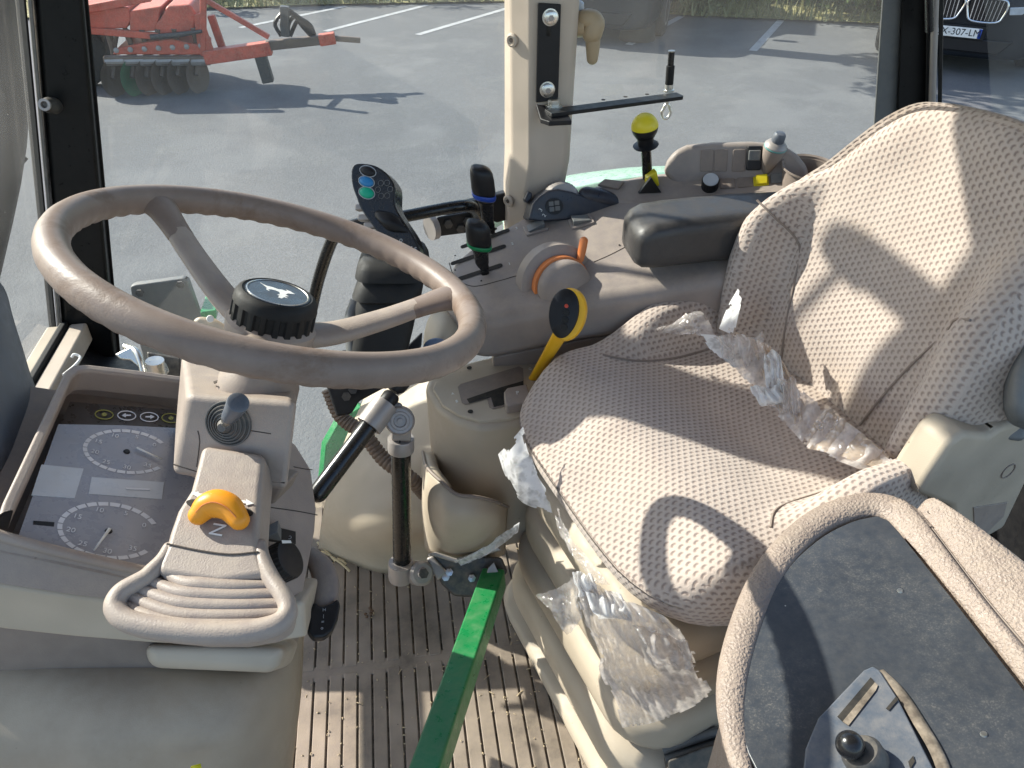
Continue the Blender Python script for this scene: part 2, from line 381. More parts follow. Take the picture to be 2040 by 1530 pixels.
def text(name, s, o, xd, yd, size, mat, parent=None, lift=.0006):
    c = bpy.data.curves.new(name, 'FONT'); c.body = s; c.size = size; c.align_x = 'CENTER'; c.align_y = 'CENTER'; c.extrude = .0002
    to = bpy.data.objects.new('tmp', c); col.objects.link(to); dg = bpy.context.evaluated_depsgraph_get(); dg.update()
    me = bpy.data.meshes.new_from_object(to.evaluated_get(dg)); bpy.data.objects.remove(to)
    x = Vector(xd).normalized(); y = Vector(yd); y = (y-x*y.dot(x)).normalized(); z = x.cross(y)
    vs = [Vector(o)+x*v.co.x+y*v.co.y+z*(v.co.z+lift) for v in me.vertices]; fs = [tuple(p.vertices) for p in me.polygons]
    if not vs: return None
    return mk(name, vs, fs, mat, parent, smooth=False, recalc=False)
def decal(name, poly, n, mat, parent, lift=.0008, thick=.0006):
    n = n.normalized(); return prism(name, [Vector(p)+n*(lift+thick) for p in poly], -n, thick, mat, parent, bevel=0, smooth=False)
def ell(c, x, y, rx, ry, k=24, a0=0, a1=2*math.pi):
    return [c+x*(rx*math.cos(a0+(a1-a0)*i/k))+y*(ry*math.sin(a0+(a1-a0)*i/k)) for i in range(k)]
def rrect(c, x, y, hx, hy, r, k=4):
    out = []
    for sx, sy, a in ((1, 1, 0), (-1, 1, 1), (-1, -1, 2), (1, -1, 3)):
        for i in range(k+1):
            an = (a+i/k)*math.pi/2; out.append(c+x*(sx*(hx-r)+r*math.cos(an))+y*(sy*(hy-r)+r*math.sin(an)))
    return out
def loft(name, rings, mat, parent=None, **k):
    n = len(rings[0]); vs = [p for r in rings for p in r]; fs = []
    for i in range(len(rings)-1):
        for j in range(n): fs.append((i*n+j, i*n+(j+1) % n, (i+1)*n+(j+1) % n, (i+1)*n+j))
    fs += [tuple(range(n-1, -1, -1)), tuple(range((len(rings)-1)*n, len(rings)*n))]
    return mk(name, vs, fs, mat, parent, **k)
def resample(poly, n):
    poly = poly+[poly[0]]; L = [0]
    for a, b in zip(poly, poly[1:]): L.append(L[-1]+(b-a).length)
    out = []; j = 0
    for i in range(n):
        s = L[-1]*i/n
        while L[j+1] < s: j += 1
        t = (s-L[j])/max(1e-9, L[j+1]-L[j]); out.append(poly[j].lerp(poly[j+1], t))
    return out
EX, EY, EZ = Vector((1, 0, 0)), Vector((0, 1, 0)), Vector((0, 0, 1))

# ================================================================== THE YARD
g = mk('asphalt_ground', [(-150, -60, GZ), (160, -60, GZ), (160, 250, GZ), (-150, 250, GZ)], [(0, 1, 2, 3)], 'asphalt'); tag(g, kind='structure')
def gline(a, b, wd=.11):
    p, q = Zp(*a, GZ+.004), Zp(*b, GZ+.004); d = (q-p).normalized(); s = Vector((-d.y, d.x, 0))*wd/2
    mk('parking_line', [p-s, p+s, q+s, q-s], [(0, 1, 2, 3)], 'paint', g, smooth=False)
for a, b in (((1252, 89), (1358, 32)), ((1500, 101), (1556, 40)), ((832, 69), (1012, 16)), ((478, 55), (690, 12)), ((648, 62), (850, 10)), ((2008, 62), (2060, 135))):
    gline(a, b)
# strip of dry grass behind the bays
vp = [Zp(1750, 46, GZ+.03), Zp(1300, 27, GZ+.03), Zp(1000, 2, GZ+.03), Zp(650, 8, GZ+.03), Zp(180, 24, GZ+.03)]
far = [p+Vector((.3, 9, 0)) for p in vp]
vp = [Vector((16, 11.6, GZ+.03))]+vp+[Vector((-14, 11.5, GZ+.03))]; far = [Vector((17, 22, GZ+.03))]+far+[Vector((-14, 22, GZ+.03))]
vg = mk('grass_verge', vp+far, [(i, i+1, i+1+len(vp), i+len(vp)) for i in range(len(vp)-1)], 'grass', smooth=False); tag(vg, kind='structure')
rg = random.Random(3)
bl = []; bf = []
for i in range(7000):
    k = rg.random()*(len(vp)-1); j = int(k); p = vp[j].lerp(vp[j+1], k-j)+Vector((rg.uniform(-.1, .1), rg.random()**1.5*5-.05, 0))
    a = rg.uniform(0, 6.28); h = rg.uniform(.05, .28); s = Vector((math.cos(a), math.sin(a), 0))*rg.uniform(.01, .03); l = Vector((rg.uniform(-.1, .1), rg.uniform(-.1, .1), h))
    n0 = len(bl); bl += [p-s, p+s, p+l]; bf.append((n0, n0+1, n0+2))
go = mk('grass_blades', bl, bf, 'leaf2', recalc=False, smooth=False); tag(go, 'dry grass and weeds along the edge of the car park', 'grass', kind='stuff')

def foliage(name, c, rx, ry, rz, n, mat, parent, size=.06, seed=0):
    r = random.Random(seed); vs = []; fs = []
    cl = [(Vector((r.gauss(0, .42), r.gauss(0, .42), r.gauss(0, .42))), r.uniform(.18, .38)) for _ in range(22)]
    for i in range(n):
        cc, cr_ = r.choice(cl); d = Vector((r.gauss(0, 1), r.gauss(0, 1), r.gauss(0, 1))).normalized()*cr_*r.random()**.4
        q = cc+d; p = c+Vector((q.x*rx, q.y*ry, q.z*rz))
        if p.z < GZ: p.z = GZ+r.random()*.1
        a = Vector((r.gauss(0, 1), r.gauss(0, 1), r.gauss(0, 1))).normalized(); b = a.cross(Vector((r.gauss(0, 1), r.gauss(0, 1), r.gauss(0, 1)))).normalized(); s = size*r.uniform(.6, 1.4)
        n0 = len(vs); vs += [p-a*s, p+b*s*.45, p+a*s, p-b*s*.45]; fs.append((n0, n0+1, n0+2, n0+3))
    return mk(name, vs, fs, mat, parent, recalc=False, smooth=False)
def shrub(px, py, w_, h, label, seed, mat='leaf', dist=None):
    b = Zp(px, py, GZ); t = thing('shrub', b, label, 'shrub', 'shrubs along the car park edge')
    foliage('crown', b+Vector((0, 0, h*.5)), w_, w_*.8, h*.8, 2600, mat, t, .075, seed)
    for k in range(3):
        a = k*2.1+seed; tube('stem', [b, b+Vector((math.cos(a)*.1, math.sin(a)*.1, h*.3)), b+Vector((math.cos(a)*.3, math.sin(a)*.3, h*.6))], [.03, .02, .012], 'bark', t, n=6, sub=3)
    return t
shrub(1630, 14, 1.5, 2.2, 'bright green shrub left of the black rear window post', 1)
shrub(1745, 22, 1.3, 2.0, 'shrub just beside the black rear window post', 2)
shrub(1480, 6, 1.5, 1.9, 'olive shrub above the middle of the rear side window', 3, 'leaf2')
shrub(1385, -8, 1.4, 2.0, 'shrub right of the tree trunk behind the window latch', 4, 'leaf2')
shrub(900, -45, 1.6, 1.8, 'shrub left of the beige window pillar at the top edge', 5, 'leaf2')
shrub(640, -22, 1.5, 1.6, 'low shrub above the drawbar of the red harrow', 6, 'leaf2')
shrub(510, -10, 1.3, 1.2, 'low shrub behind the mast of the red harrow', 7)
shrub(1990, -20, 1.6, 2.4, 'shrub behind the parked car with the chrome grille', 9)

# tree trunk
tb = Zp(1268, 78, GZ); tr = thing('tree', tb, 'tree with rough dark trunk behind the beige window latch', 'tree')
tube('trunk', [tb+Vector((0, 0, -.1)), tb+Vector((.02, 0, .6)), tb+Vector((-.05, .1, 2)), tb+Vector((.1, .2, 3.6))], [.27, .22, .2, .14], 'bark', tr, n=14, sub=5)
for k in range(5):
    a = k*1.3; tube('limb', [tb+Vector((.05, .15, 2.4+.2*k)), tb+Vector((math.cos(a)*.8, math.sin(a)*.8, 3.4+.2*k)), tb+Vector((math.cos(a)*1.6, math.sin(a)*1.6, 4.2+.2*k))], [.09, .06, .02], 'bark', tr, n=6, sub=3)
foliage('crown', tb+Vector((0, .2, 4.4)), 2.4, 2.4, 1.7, 5000, 'leaf', tr, .12, 21)

# ------------------------------------------------------------------ parked cars
def car(o, face, label, paint, kidney, plate, emblem):
    f = Vector(face).normalized(); r_ = Vector((-f.y, f.x, 0)); o = Vector(o)      # f: where the nose points, r_: to the viewer's right when facing the nose
    r_ = -r_ if r_.dot(rt) < 0 else r_
    t = thing('parked_car', o, label, 'car', 'cars in the parking bays')
    def q(x, y, z): return o+r_*x-f*y+EZ*z           # x across, y back from the nose, z up
    hw = .93
    # stations: (y, bottom, belt/hood height, half width)
    st = [(0.0, .22, .80, .74), (.07, .20, .95, .84), (.35, .20, 1.02, .90), (1.2, .22, 1.12, hw), (2.4, .22, 1.12, hw), (3.8, .24, 1.12, hw), (4.45, .30, 1.05, .86), (4.6, .40, .95, .78)]
    rings = []
    for y, b, h, k in st:
        rings.append([q(x*k, y, z) for x, z in ((-1, b+.08), (-1.0, (b+h)/2), (-.97, h-.08), (-.8, h), (0, h+.03), (.8, h), (.97, h-.08), (1.0, (b+h)/2), (1, b+.08), (.9, b), (0, b), (-.9, b))])
    loft('body', rings, paint, t, subsurf=2)
    gl = [[q(x*k, y, z) for x, z in ((-.84, 1.0), (-.66, zt), (0, zt+.03), (.66, zt), (.84, 1.0), (0, 1.0))] for y, zt, k in ((1.15, 1.05, 1.), (1.9, 1.56, 1.), (3.2, 1.60, 1.), (4.3, 1.15, .95))]
    cb = loft('cabin_glass', gl, 'carglass', t, subsurf=1)
    prism('roof', [q(x, y, 1.585) for x, y in ((-.6, 1.95), (.6, 1.95), (.62, 3.2), (-.62, 3.2))], EZ, .05, paint, t, bevel=.02)
    for sx in (-1, 1):
        for y in (.95, 3.7):
            wl = lathe('wheel', [(.12, 0), (.30, .0), (.34, .03), (.34, .2), (.30, .23), (.12, .23)], q(sx*hw*1.0-sx*.2, y, .34), r_*sx, 'tyre', t, n=24)
            lathe('rim', [(.02, .222), (.2, .232), (.22, .20)], q(sx*hw-sx*.2, y, .34), r_*sx, 'grey', wl, n=16)
        hl = [q(sx*x, -.0 + yy, z) for x, yy, z in ((.46, .02, .80), (.78, .10, .83), (.80, .12, .74), (.48, .02, .72))]
        prism('headlight', hl, -f*-1, .04, 'headlamp', t, bevel=.01)
        if kidney:
            oc = q(sx*.235, -.03, .755)
            pts = [oc+r_*(sx*a)+EZ*b for a, b in ((-.20, .115), (.12, .125), (.20, .08), (.19, -.04), (.13, -.12), (-.12, -.12), (-.19, -.05))]
            gr = prism('grille', [p+f*.005 for p in pts], -f, .06, 'blackgloss', t, bevel=.01)
            tube('grille_surround', [p+f*.015 for p in pts], .013, 'chrome', gr, n=8, sub=4, closed=True)
            for k in range(8): tube('grille_bar', [oc+r_*(sx*(-.15+k*.043))+EZ*.11+f*.018, oc+r_*(sx*(-.15+k*.040))-EZ*.11+f*.018], .006, 'chrome', gr, n=6, sub=1)
    if not kidney:
        gr = prism('grille', [q(x, -.02, z) for x, z in ((-.6, .78), (.6, .78), (.55, .66), (-.55, .66))], -f, .05, 'blackgloss', t, bevel=.01)
        tube('grille_bar', [q(-.58, -.03, .72), q(.58, -.03, .72)], .008, 'chrome', gr, n=6, sub=1)
    lower = prism('bumper_grille', [q(x, -.015, z) for x, z in ((-.62, .44), (.62, .44), (.5, .28), (-.5, .28))], -f, .05, 'black', t, bevel=.02)
    if plate:
        pl = prism('number_plate', [q(x, -.05, z) for x, z in ((-.26, .555), (.26, .555), (.26, .445), (-.26, .445))], -f, .02, 'white', t, bevel=.004)
        prism('plate_mount', [q(x, -.03, z) for x, z in ((-.30, .58), (.30, .58), (.30, .42), (-.30, .42))], -f, .05, 'black', t, bevel=.01)
        text('plate_text', plate, q(0, -.052, .5), r_, EZ, .105, 'black', pl)
        for sx in (-1, 1): prism('plate_band', [q(sx*.242+x, -.0515, z) for x, z in ((-.018, .553), (.018, .553), (.018, .447), (-.018, .447))], -f, .001, 'blue', pl, bevel=0)
    if emblem: lathe('emblem', [(.01, 0), (.045, 0), (.045, .012), (.03, .016), (.01, .016)], q(0, -.02, .905 if kidney else .72), f, 'chrome', t, n=20)
    # mirrors
    for sx in (-1, 1): box('mirror', q(sx*1.02, 1.35, 1.08), (.2, .12, .14), paint, t, ax=(r_, f, EZ), bevel=.04)
    return t
fdir = Vector((-.62, -.785, 0))
pc = Zp(1908, 62, GZ+.5); car(Vector((pc.x, pc.y, GZ)), fdir, 'dark parked car with chrome double grille and white number plate', 'carpaint', True, 'CX-307-LM', True)
p2 = Zp(1168, 90, GZ); car(p2, Vector((-.45, -.89, 0)), 'dark parked car in the shade behind the tree trunk', 'carpaint', False, None, True)

# ------------------------------------------------------------------ red disc harrow
HY = 9.75
def H(u, v, y=HY): return Yp(u, v, y)
hb = H(400, 190); hb.z = GZ
har = thing('disc_harrow', hb, 'red disc harrow with long drawbar parked on the asphalt', 'harrow')
def beam(name, a, b, r_, mat='red', sq=True, parent=har, ya=HY, yb=HY):
    p, q = H(*a, ya), H(*b, yb); d = (q-p).normalized(); s = Vector((0, 1, 0)); u_ = d.cross(s).normalized(); s = u_.cross(d)
    return box(name, (p+q)/2, ((q-p).length, r_*2, r_*2), mat, parent, ax=(d, s, u_), bevel=.012)
prism('rear_frame', [H(*p) for p in ((120, 18), (255, 14), (261, 40), (252, 57), (120, 60))], EY, 1.2, 'red', har, bevel=.02)
prism('middle_frame', [H(*p) for p in ((258, 22), (322, 12), (310, 62), (258, 64))], EY, .9, 'red', har, bevel=.02)
prism('hopper', [H(*p) for p in ((318, 40), (332, 12), (378, 9), (392, 30), (386, 64), (312, 72), (305, 48))], EY, .8, 'red', har, bevel=.03)
prism('disc_beam_cover', [H(*p) for p in ((223, 109), (233, 96), (292, 84), (340, 78), (408, 92), (408, 110))], EY, .5, 'red', har, bevel=.02)
beam('disc_beam', (208, 120), (420, 119), .045, 'rust')
beam('top_rail', (120, 28), (300, -6), .04)
beam('mast', (405, -60), (405, 110), .032)
beam('mast', (420, 30), (446, 104), .04, yb=HY+.3, ya=HY+.3)
beam('brace', (410, 0), (536, 74), .028)
beam('drawbar', (408, 114), (540, 95), .072)
beam('drawbar_extension', (530, 91), (640, 79), .05, 'rust')
beam('drawbar_tip', (636, 80), (668, 75), .06)
beam('hitch_ring', (664, 76), (718, 80), .03, 'rust')
beam('lower_rail', (175, 60), (318, 72), .035)
st = beam('parking_stand', (517, 104), (535, 163), .065, 'dark_metal')
beam('jack_post', (567, 12), (569, 72), .05, 'dark_metal')
for k in range(4): tube('hydraulic_hose', [H(560+6*k, 72), H(548+14*k, 45), H(575+8*k, 20+6*k), H(600+6*k, 50), H(618+3*k, 70)], .022, 'black', har, n=6, sub=4)
dxs = [(226, 160), (264, 157), (294, 161), (325, 163), (357, 164), (394, 161)]
for k, (u, v) in enumerate(dxs):
    c = H(u, v); c.z = GZ+.19
    dn = Vector((.88, -.47, 0))
    d_ = lathe('disc', [(.01, -.045), (.08, -.04), (.14, -.018), (.195, .018), (.20, .020), (.14, -.010), (.08, -.032), (.01, -.036)], c, dn, 'discgreen' if k == 1 else 'rust', har, n=24)
    tube('disc_arm', [c, c+Vector((.05, .1, .22)), Vector((c.x+.08, c.y, c.z+.5))], .03, 'rust', har, n=6, sub=3)
    lathe('clamp', [(.02, -.1), (.055, -.1), (.055, .1), (.02, .1)], Vector((c.x+.08, c.y, H(u, 121).z)), EX, 'grey_cast', har, n=8)
for k in range(6):
    c = H(240+32*k, 150, HY+.85); c.z = GZ+.215
    lathe('disc', [(.01, -.045), (.16, -.018), (.225, .018), (.23, .020), (.16, -.010), (.01, -.036)], c, Vector((.88, .47, 0)), 'rust', har, n=20)
    tube('disc_arm', [c, c+Vector((.05, -.1, .3)), c+Vector((.05, -.2, .5))], .03, 'rust', har, n=6, sub=2)
for u, v, y in ((150, 100, HY+.5), (165, 92, HY+1.6)):
    c = H(u, v, y); c.z = GZ+.36
    wl = lathe('wheel', [(.1, -.13), (.28, -.13), (.36, -.08), (.36, .08), (.28, .13), (.1, .13)], c, EY, 'tyre', har, n=28)
    lathe('wheel_rim', [(.02, -.135), (.2, -.14), (.2, .14), (.02, .135)], c, EY, 'red', wl, n=20)
for k in range(9):
    u = 150+k*28; beam('tine_arm', (u, 62), (u-6, 96), .022, 'rust', ya=HY+.5, yb=HY+.5)
for k in range(7): lathe('bolt', [(.005, 0), (.03, 0), (.03, .02), (.005, .03)], H(232+k*28, 100-k*1.5), -EY, 'grey_cast', har, n=6)
prism('side_plate', [H(*p, HY-.02) for p in ((386, 30), (400, 26), (424, 96), (424, 122), (404, 124), (392, 84))], EY, .04, 'red', har, bevel=.01)
tube('hydraulic_ram', [H(300, 74, HY-.05), H(350, 70, HY-.05), H(402, 62, HY-.05)], [.03, .03, .018], 'dark_metal', har, n=8, sub=2)
# ================================================================== THE CAB: floor, pillars, glass, roof
fl = mk('cab_floor', [(-1.05, -.25, -.0045), (1.3, -.25, -.0045), (1.3, 1.36, -.0045), (-1.05, 1.36, -.0045)], [(0, 1, 2, 3)], 'matgroove', solid=.06); tag(fl, kind='structure')
# ribbed rubber mat: every rib is a strip of its own, broken by one cross band
RW, GW = .0224, .0034
def ribs(x0, y0, y1, count, slope=0.):
    for k in range(count):
        xa = x0+k*(RW+GW); n = 5
        pts = [Vector((xa, y0, .0)), Vector((xa+RW, y0, .0)), Vector((xa+RW+slope, y1, .0)), Vector((xa+slope, y1, .0))]
        yy = (k*.37 % 1-.5)*.02
        prism('rib', [p+EZ*(.0+.0004*((k*7) % 3)) for p in pts], -EZ, .0118, 'mat', fl, bevel=.0016, seg=2)
ribs(-.30, .878, 1.30, 25)
ribs(-.30, .40, .864, 25)
prism('cross_band', [Vector(p) for p in ((-.32, .856, -.0003), (.34, .856, -.0003), (.34, .886, -.0003), (-.32, .886, -.0003))], -EZ, .0115, 'mat', fl, bevel=.0015)
# dirt on the mat
rg = random.Random(5); vs = []; fs = []
for i in range(420):
    x, y = rg.uniform(-.32, .28), rg.uniform(.45, 1.22)
    if rg.random() < .55: x = -.30-GW/2+round((x+.3)/(RW+GW))*(RW+GW)+rg.gauss(0, .0015)
    a = rg.uniform(0, 3.14); l = rg.uniform(.0008, .003) if rg.random() < .9 else rg.uniform(.004, .009); s = rg.uniform(.0005, .0014)
    d = Vector((math.cos(a), math.sin(a), 0)); e = Vector((-d.y, d.x, 0)); p = Vector((x, y, .0012+rg.random()*.001)); n0 = len(vs)
    vs += [p-d*l-e*s, p+d*l-e*s, p+d*l+e*s, p-d*l+e*s, p+EZ*s*1.5]; fs += [(n0, n0+1, n0+4), (n0+1, n0+2, n0+4), (n0+2, n0+3, n0+4), (n0+3, n0, n0+4)]
tag(mk('chaff_crumbs', vs, fs, 'chaff', smooth=False), 'chaff and crumbs of dirt scattered over the ribbed floor mat', 'dirt', kind='stuff')
s1 = thing('straw_clump', Zp(735, 1225, 0.0), 'small brown clump of soil on the ribbed floor mat', 'dirt')
rg = random.Random(8)
for k in range(9):
    c = Zp(735, 1225, .004)+Vector((rg.gauss(0, .006), rg.gauss(0, .006), 0)); lathe('crumb', [(.0005, 0), (.003, .0005), (.0035, .002), (.001, .004)], c, EZ, 'soil', s1, n=6)
sw = thing('straw_stalk', Zp(665, 1110, .0), 'pale straw stalks lying at the foot of the side panel', 'straw')
for a, b in (((632, 1080), (668, 1118)), ((660, 1108), (697, 1138)), ((640, 1098), (655, 1105)), ((672, 1112), (690, 1124))): tube('stalk', [Zp(*a, .008), Zp((a[0]+b[0])/2+2, (a[1]+b[1])/2, .011), Zp(*b, .006)], .0026, 'straw', sw, n=6, sub=3, flat=.6)

roof = box('roof', (.33, .72, 1.70), (1.95, 1.62, .12), 'pillar', bevel=.03); tag(roof, kind='structure')
rw = box('rear_wall', (1.22, .55, .22), (.05, 1.7, .50), 'black', bevel=.01); tag(rw, 'dark lower rear wall of the cab behind the seat', 'wall')

# right front pillar (black)
ap = thing('front_window_pillar', Vector((-.6, 1.42, 0)), 'black front window pillar at the left with a bolt boss', 'pillar')
def bar(name, top, bot, mat, parent, bevel=.006, **k):
    return loft(name, [bot, top], mat, parent, bevel=bevel, seg=2, sharp=40, **k)
def apx(u0, v0, y): return Yp(u0, v0, y)
def lean(u_top, u_bot, y, v_top=0, v_bot=560, z0=.05, z1=1.64):
    a, b = Yp(u_top, v_top, y), Yp(u_bot, v_bot, y); d = (a-b)/(a.z-b.z)
    return b+d*(z0-b.z), b+d*(z1-b.z)
e = [lean(72, 118, 1.40), lean(166, 216, 1.40), lean(172, 224, 1.47), lean(60, 105, 1.50)]
bar('post', [p[1] for p in e], [p[0] for p in e], 'frame', ap, bevel=.008)
e = [lean(30, 88, 1.42), lean(50, 103, 1.405), lean(52, 104, 1.44), lean(30, 88, 1.45)]
bar('seal', [p[1] for p in e], [p[0] for p in e], 'rubber', ap, bevel=.004)
e = [lean(55, 107, 1.398), lean(64, 114, 1.394), lean(64, 114, 1.42), lean(55, 107, 1.42)]
bar('trim_strip', [p[1] for p in e], [p[0] for p in e], 'dark_metal', ap, bevel=.002)
e = [lean(168, 219, 1.452), lean(176, 227, 1.452), lean(176, 227, 1.46), lean(168, 219, 1.46)]
bar('glass_seal', [p[1] for p in e], [p[0] for p in e], 'rubber', ap, bevel=.002)
bo = Yp(104, 210, 1.392); bd = (CAM-bo).normalized(); bd = (bd+Vector((-.35, 0, .05))).normalized()
bs = lathe('bolt_boss', [(.002, -.01), (.013, -.01), (.0125, .012), (.009, .024), (.0092, .028), (.007, .028), (.0045, .024), (.0045, .016), (.001, .016)], bo, bd, 'dark_metal', ap, n=24)
lathe('bolt_sleeve', [(.0045, .024), (.0092, .027), (.0094, .032), (.0054, .032), (.0048, .024)], bo, bd, 'grey_cast', bs, n=24)

# middle pillar (beige trim)
bp = thing('middle_window_pillar', Vector((.27, 1.42, .6)), 'beige window pillar in the middle between two windows', 'pillar')
def bsec(z, sh=0, wr=0, fx=0):
    return [Vector((x+sh, y, z)) for x, y in ((.212, 1.452), (.214+fx, 1.405), (.243+fx, 1.372), (.262, 1.368), (.318-wr, 1.368), (.330-wr, 1.38), (.332-wr, 1.452))]
loft('trim', [bsec(.50, 0, .035), bsec(.60, 0, .032), bsec(.635, 0, .028), bsec(.685, 0, .010), bsec(.74, .002, .004, .006), bsec(1.05, .004), bsec(1.65, .008)], 'pillar', bp, bevel=.006, seg=3, sharp=35)
for u, v in ((1020, 80), (1013, 400)):
    p = Yp(u, v, 1.40); d = Vector((-.75, -.66, 0)).normalized(); p = Yp(u, v, 1.398)
    s = lathe('trim_screw', [(.001, -.002), (.0115, -.002), (.0115, .002), (.008, .004), (.007, .002), (.001, .002)], p, d, 'pillar', bp, n=20)
    lathe('screw_socket', [(.0005, .0026), (.004, .0026), (.004, .003), (.0005, .003)], p, d, 'seam', s, n=10)
# rear pillar (black) with strut
cp = thing('rear_window_pillar', Vector((.95, 1.42, 0)), 'black rear window pillar above the seat back', 'pillar')
def lean2(a, b, y): return lean(a, b, y, 0, 240)
e = [lean2(1757, 1741, 1.40), lean2(1797, 1787, 1.395), lean2(1797, 1787, 1.45), lean2(1757, 1741, 1.45)]
bar('seal', [p[1] for p in e], [p[0] for p in e], 'grey', cp, bevel=.004)
e = [lean2(1797, 1787, 1.385), lean2(1850, 1850, 1.38), lean2(1852, 1852, 1.46), lean2(1797, 1787, 1.46)]
bar('post', [p[1] for p in e], [p[0] for p in e], 'frame', cp, bevel=.006)
e = [lean2(1846, 1843, 1.370), lean2(1856, 1852, 1.370), lean2(1856, 1852, 1.40), lean2(1846, 1843, 1.40)]
bar('rubber_edge', [p[1] for p in e], [p[0] for p in e], 'rubber', cp, bevel=.003)
st0, st1 = lean(1863, 1857, 1.36, 0, 200, .7, 1.5); strut = thing('gas_strut', st0, 'worn grey gas strut rod beside the black rear pillar', 'strut')
tube('rod', [st0, (st0+st1)/2, st1], .0062, 'grey_cast', strut, sub=2)
a, b = Yp(1850, -30, 1.345), Yp(1852, 62, 1.345); tube('cylinder', [b, a, a+(a-b)*2], .0075, 'blackgloss', strut, sub=2)
e = [lean2(1870, 1868, 1.385), lean2(1880, 1876, 1.385), lean2(1880, 1876, 1.41), lean2(1870, 1868, 1.41)]
bar('rear_window_frame', [p[1] for p in e], [p[0] for p in e], 'frame', cp, bevel=.003)

# glass panes
def pane(label, pts, mat, sag=None, th=.004):
    o = mk('window_pane', pts, [(0, 1, 2, 3)], mat, smooth=False); tag(o, label, 'window', 'cab windows'); return o
a0, a1 = lean(120, 168, 1.456, z0=-.12); pane('dusty side window in front of the beige pillar', [a0, Vector((.23, 1.456, -.12)), Vector((.23, 1.456, 1.64)), a1], 'glass')
c0_, c1_ = lean2(1775, 1765, 1.442); pane('dusty side window between the beige and the black rear pillar', [Vector((.32, 1.444, .45)), Vector((c0_.x+.0, 1.444, .45)), Vector((c1_.x, 1.444, 1.64)), Vector((.32, 1.444, 1.64))], 'glass')
d0, d1 = lean2(1872, 1870, 1.40); pane('streaked rear window behind the seat at the right', [Vector((d0.x, 1.40, .5)), Vector((1.42, .9, .5)), Vector((1.36, .9, 1.64)), Vector((d1.x, 1.40, 1.64))], 'glass')
w0, w1 = lean(45, 100, 1.43, z0=.44)
pane('windshield at the left edge of the photo', [w0, w1, Vector((w1.x-.03, -.05, 1.64)), Vector((w0.x-.06, -.05, .44))], 'windshield')
# windshield sill
sl_ = thing('windshield_sill', Vector((-.7, .9, .40)), 'pale beige windshield sill running towards the dashboard', 'sill')
sa, sb = Yp(172, 640, 1.40), Yp(152, 640, 1.40)
box('sill_trim', (sa.x-.015, .70, sa.z-.022), (.032, 1.40, .04), 'pillar', sl_, bevel=.005)
box('sill_rubber', (sa.x-.040, .70, sa.z-.018), (.014, 1.40, .045), 'rubber', sl_, bevel=.004)
box('sill_frame', (sa.x-.062, .70, sa.z-.02), (.024, 1.40, .03), 'beige', sl_, bevel=.004)
cl = thing('wire_clip', W(150, 735, 1.25), 'bent white wire clip beside the windshield sill', 'clip')
tube('wire', [W(126, 747, 1.22), W(150, 727, 1.25), W(160, 712, 1.27), W(148, 706, 1.27), W(143, 712, 1.27)], .0022, 'white', cl, n=8, sub=4)
# dark inner kick panel under the right front window corner
kp = hexa('kick_panel', [W(150, 775, 1.36), W(420, 795, 1.36), W(420, 1000, 1.36), W(150, 1000, 1.36)], [W(160, 640, 1.62), W(225, 700, 1.62), W(225, 900, 1.62), W(160, 900, 1.62)], 'black', None, bevel=.01); tag(kp, 'dark corner panel under the front window behind the dashboard', 'panel')
# steel latch in the corner
lt = thing('steel_latch', W(290, 740, 1.33), 'worn steel latch bracket behind the steering wheel', 'latch')
prism('bracket_plate', [W(*p, 1.33) for p in ((228, 706), (262, 690), (278, 700), (282, 720), (300, 718), (330, 722), (338, 740), (320, 762), (296, 766), (286, 740), (260, 718), (240, 716))], ray(290, 740), .012, 'steel', lt, bevel=.003)
lathe('barrel', [(.002, -.02), (.015, -.02), (.015, .02), (.002, .02)], W(312, 738, 1.315), Vector((.1, 0, 1)), 'steel', lt, n=18)
tube('latch_rod', [W(250, 690, 1.35), W(275, 705, 1.33), W(292, 770, 1.33), W(294, 800, 1.33)], .006, 'steel', lt, n=8)
prism('dark_bracket', [W(*p, 1.37) for p in ((292, 700), (360, 712), (362, 770), (300, 780))], ray(290, 740), .03, 'dark_metal', lt, bevel=.004)
# grey plate outside the window
gp = thing('grey_mudguard_plate', Yp(325, 650, 1.62), 'grey plastic plate with two bolts seen through the steering wheel', 'plate')
py_ = [Yp(u, v, 1.62) for u, v in ((258, 572), (268, 568), (365, 555), (374, 560), (404, 645), (404, 760), (300, 770), (278, 690))]
prism('plate', py_, Vector((.1, 1, 0)), .02, 'grey', gp, bevel=.006)
for u, v in ((360, 566), (279, 583)): lathe('bolt', [(.001, 0), (.009, 0), (.009, .005), (.004, .007)], Yp(u, v, 1.615), -EY, 'dark_metal', gp, n=6)
gb = prism('green_step_edge', [Yp(u, v, 1.56) for u, v in ((398, 622), (430, 618), (430, 640), (404, 640))], EY, .1, 'green_body'); tag(gb, 'small bit of green bodywork beside the steering hub', 'bodywork')
gs = mk('green_fender_edge', [Yp(u, v, y) for u, v, y in ((712, 800, 1.54), (668, 830, 1.52), (640, 880, 1.50), (632, 960, 1.48), (628, 1080, 1.46))]+[Yp(u, v, y+.03) for u, v, y in ((740, 812, 1.54), (700, 840, 1.52), (676, 890, 1.50), (662, 980, 1.48), (655, 1090, 1.46))], [(i, i+1, i+6, i+5) for i in range(4)], 'green_body', solid=.02, bevel=.003); tag(gs, 'bright green fender edge outside beside the floor panel', 'fender')
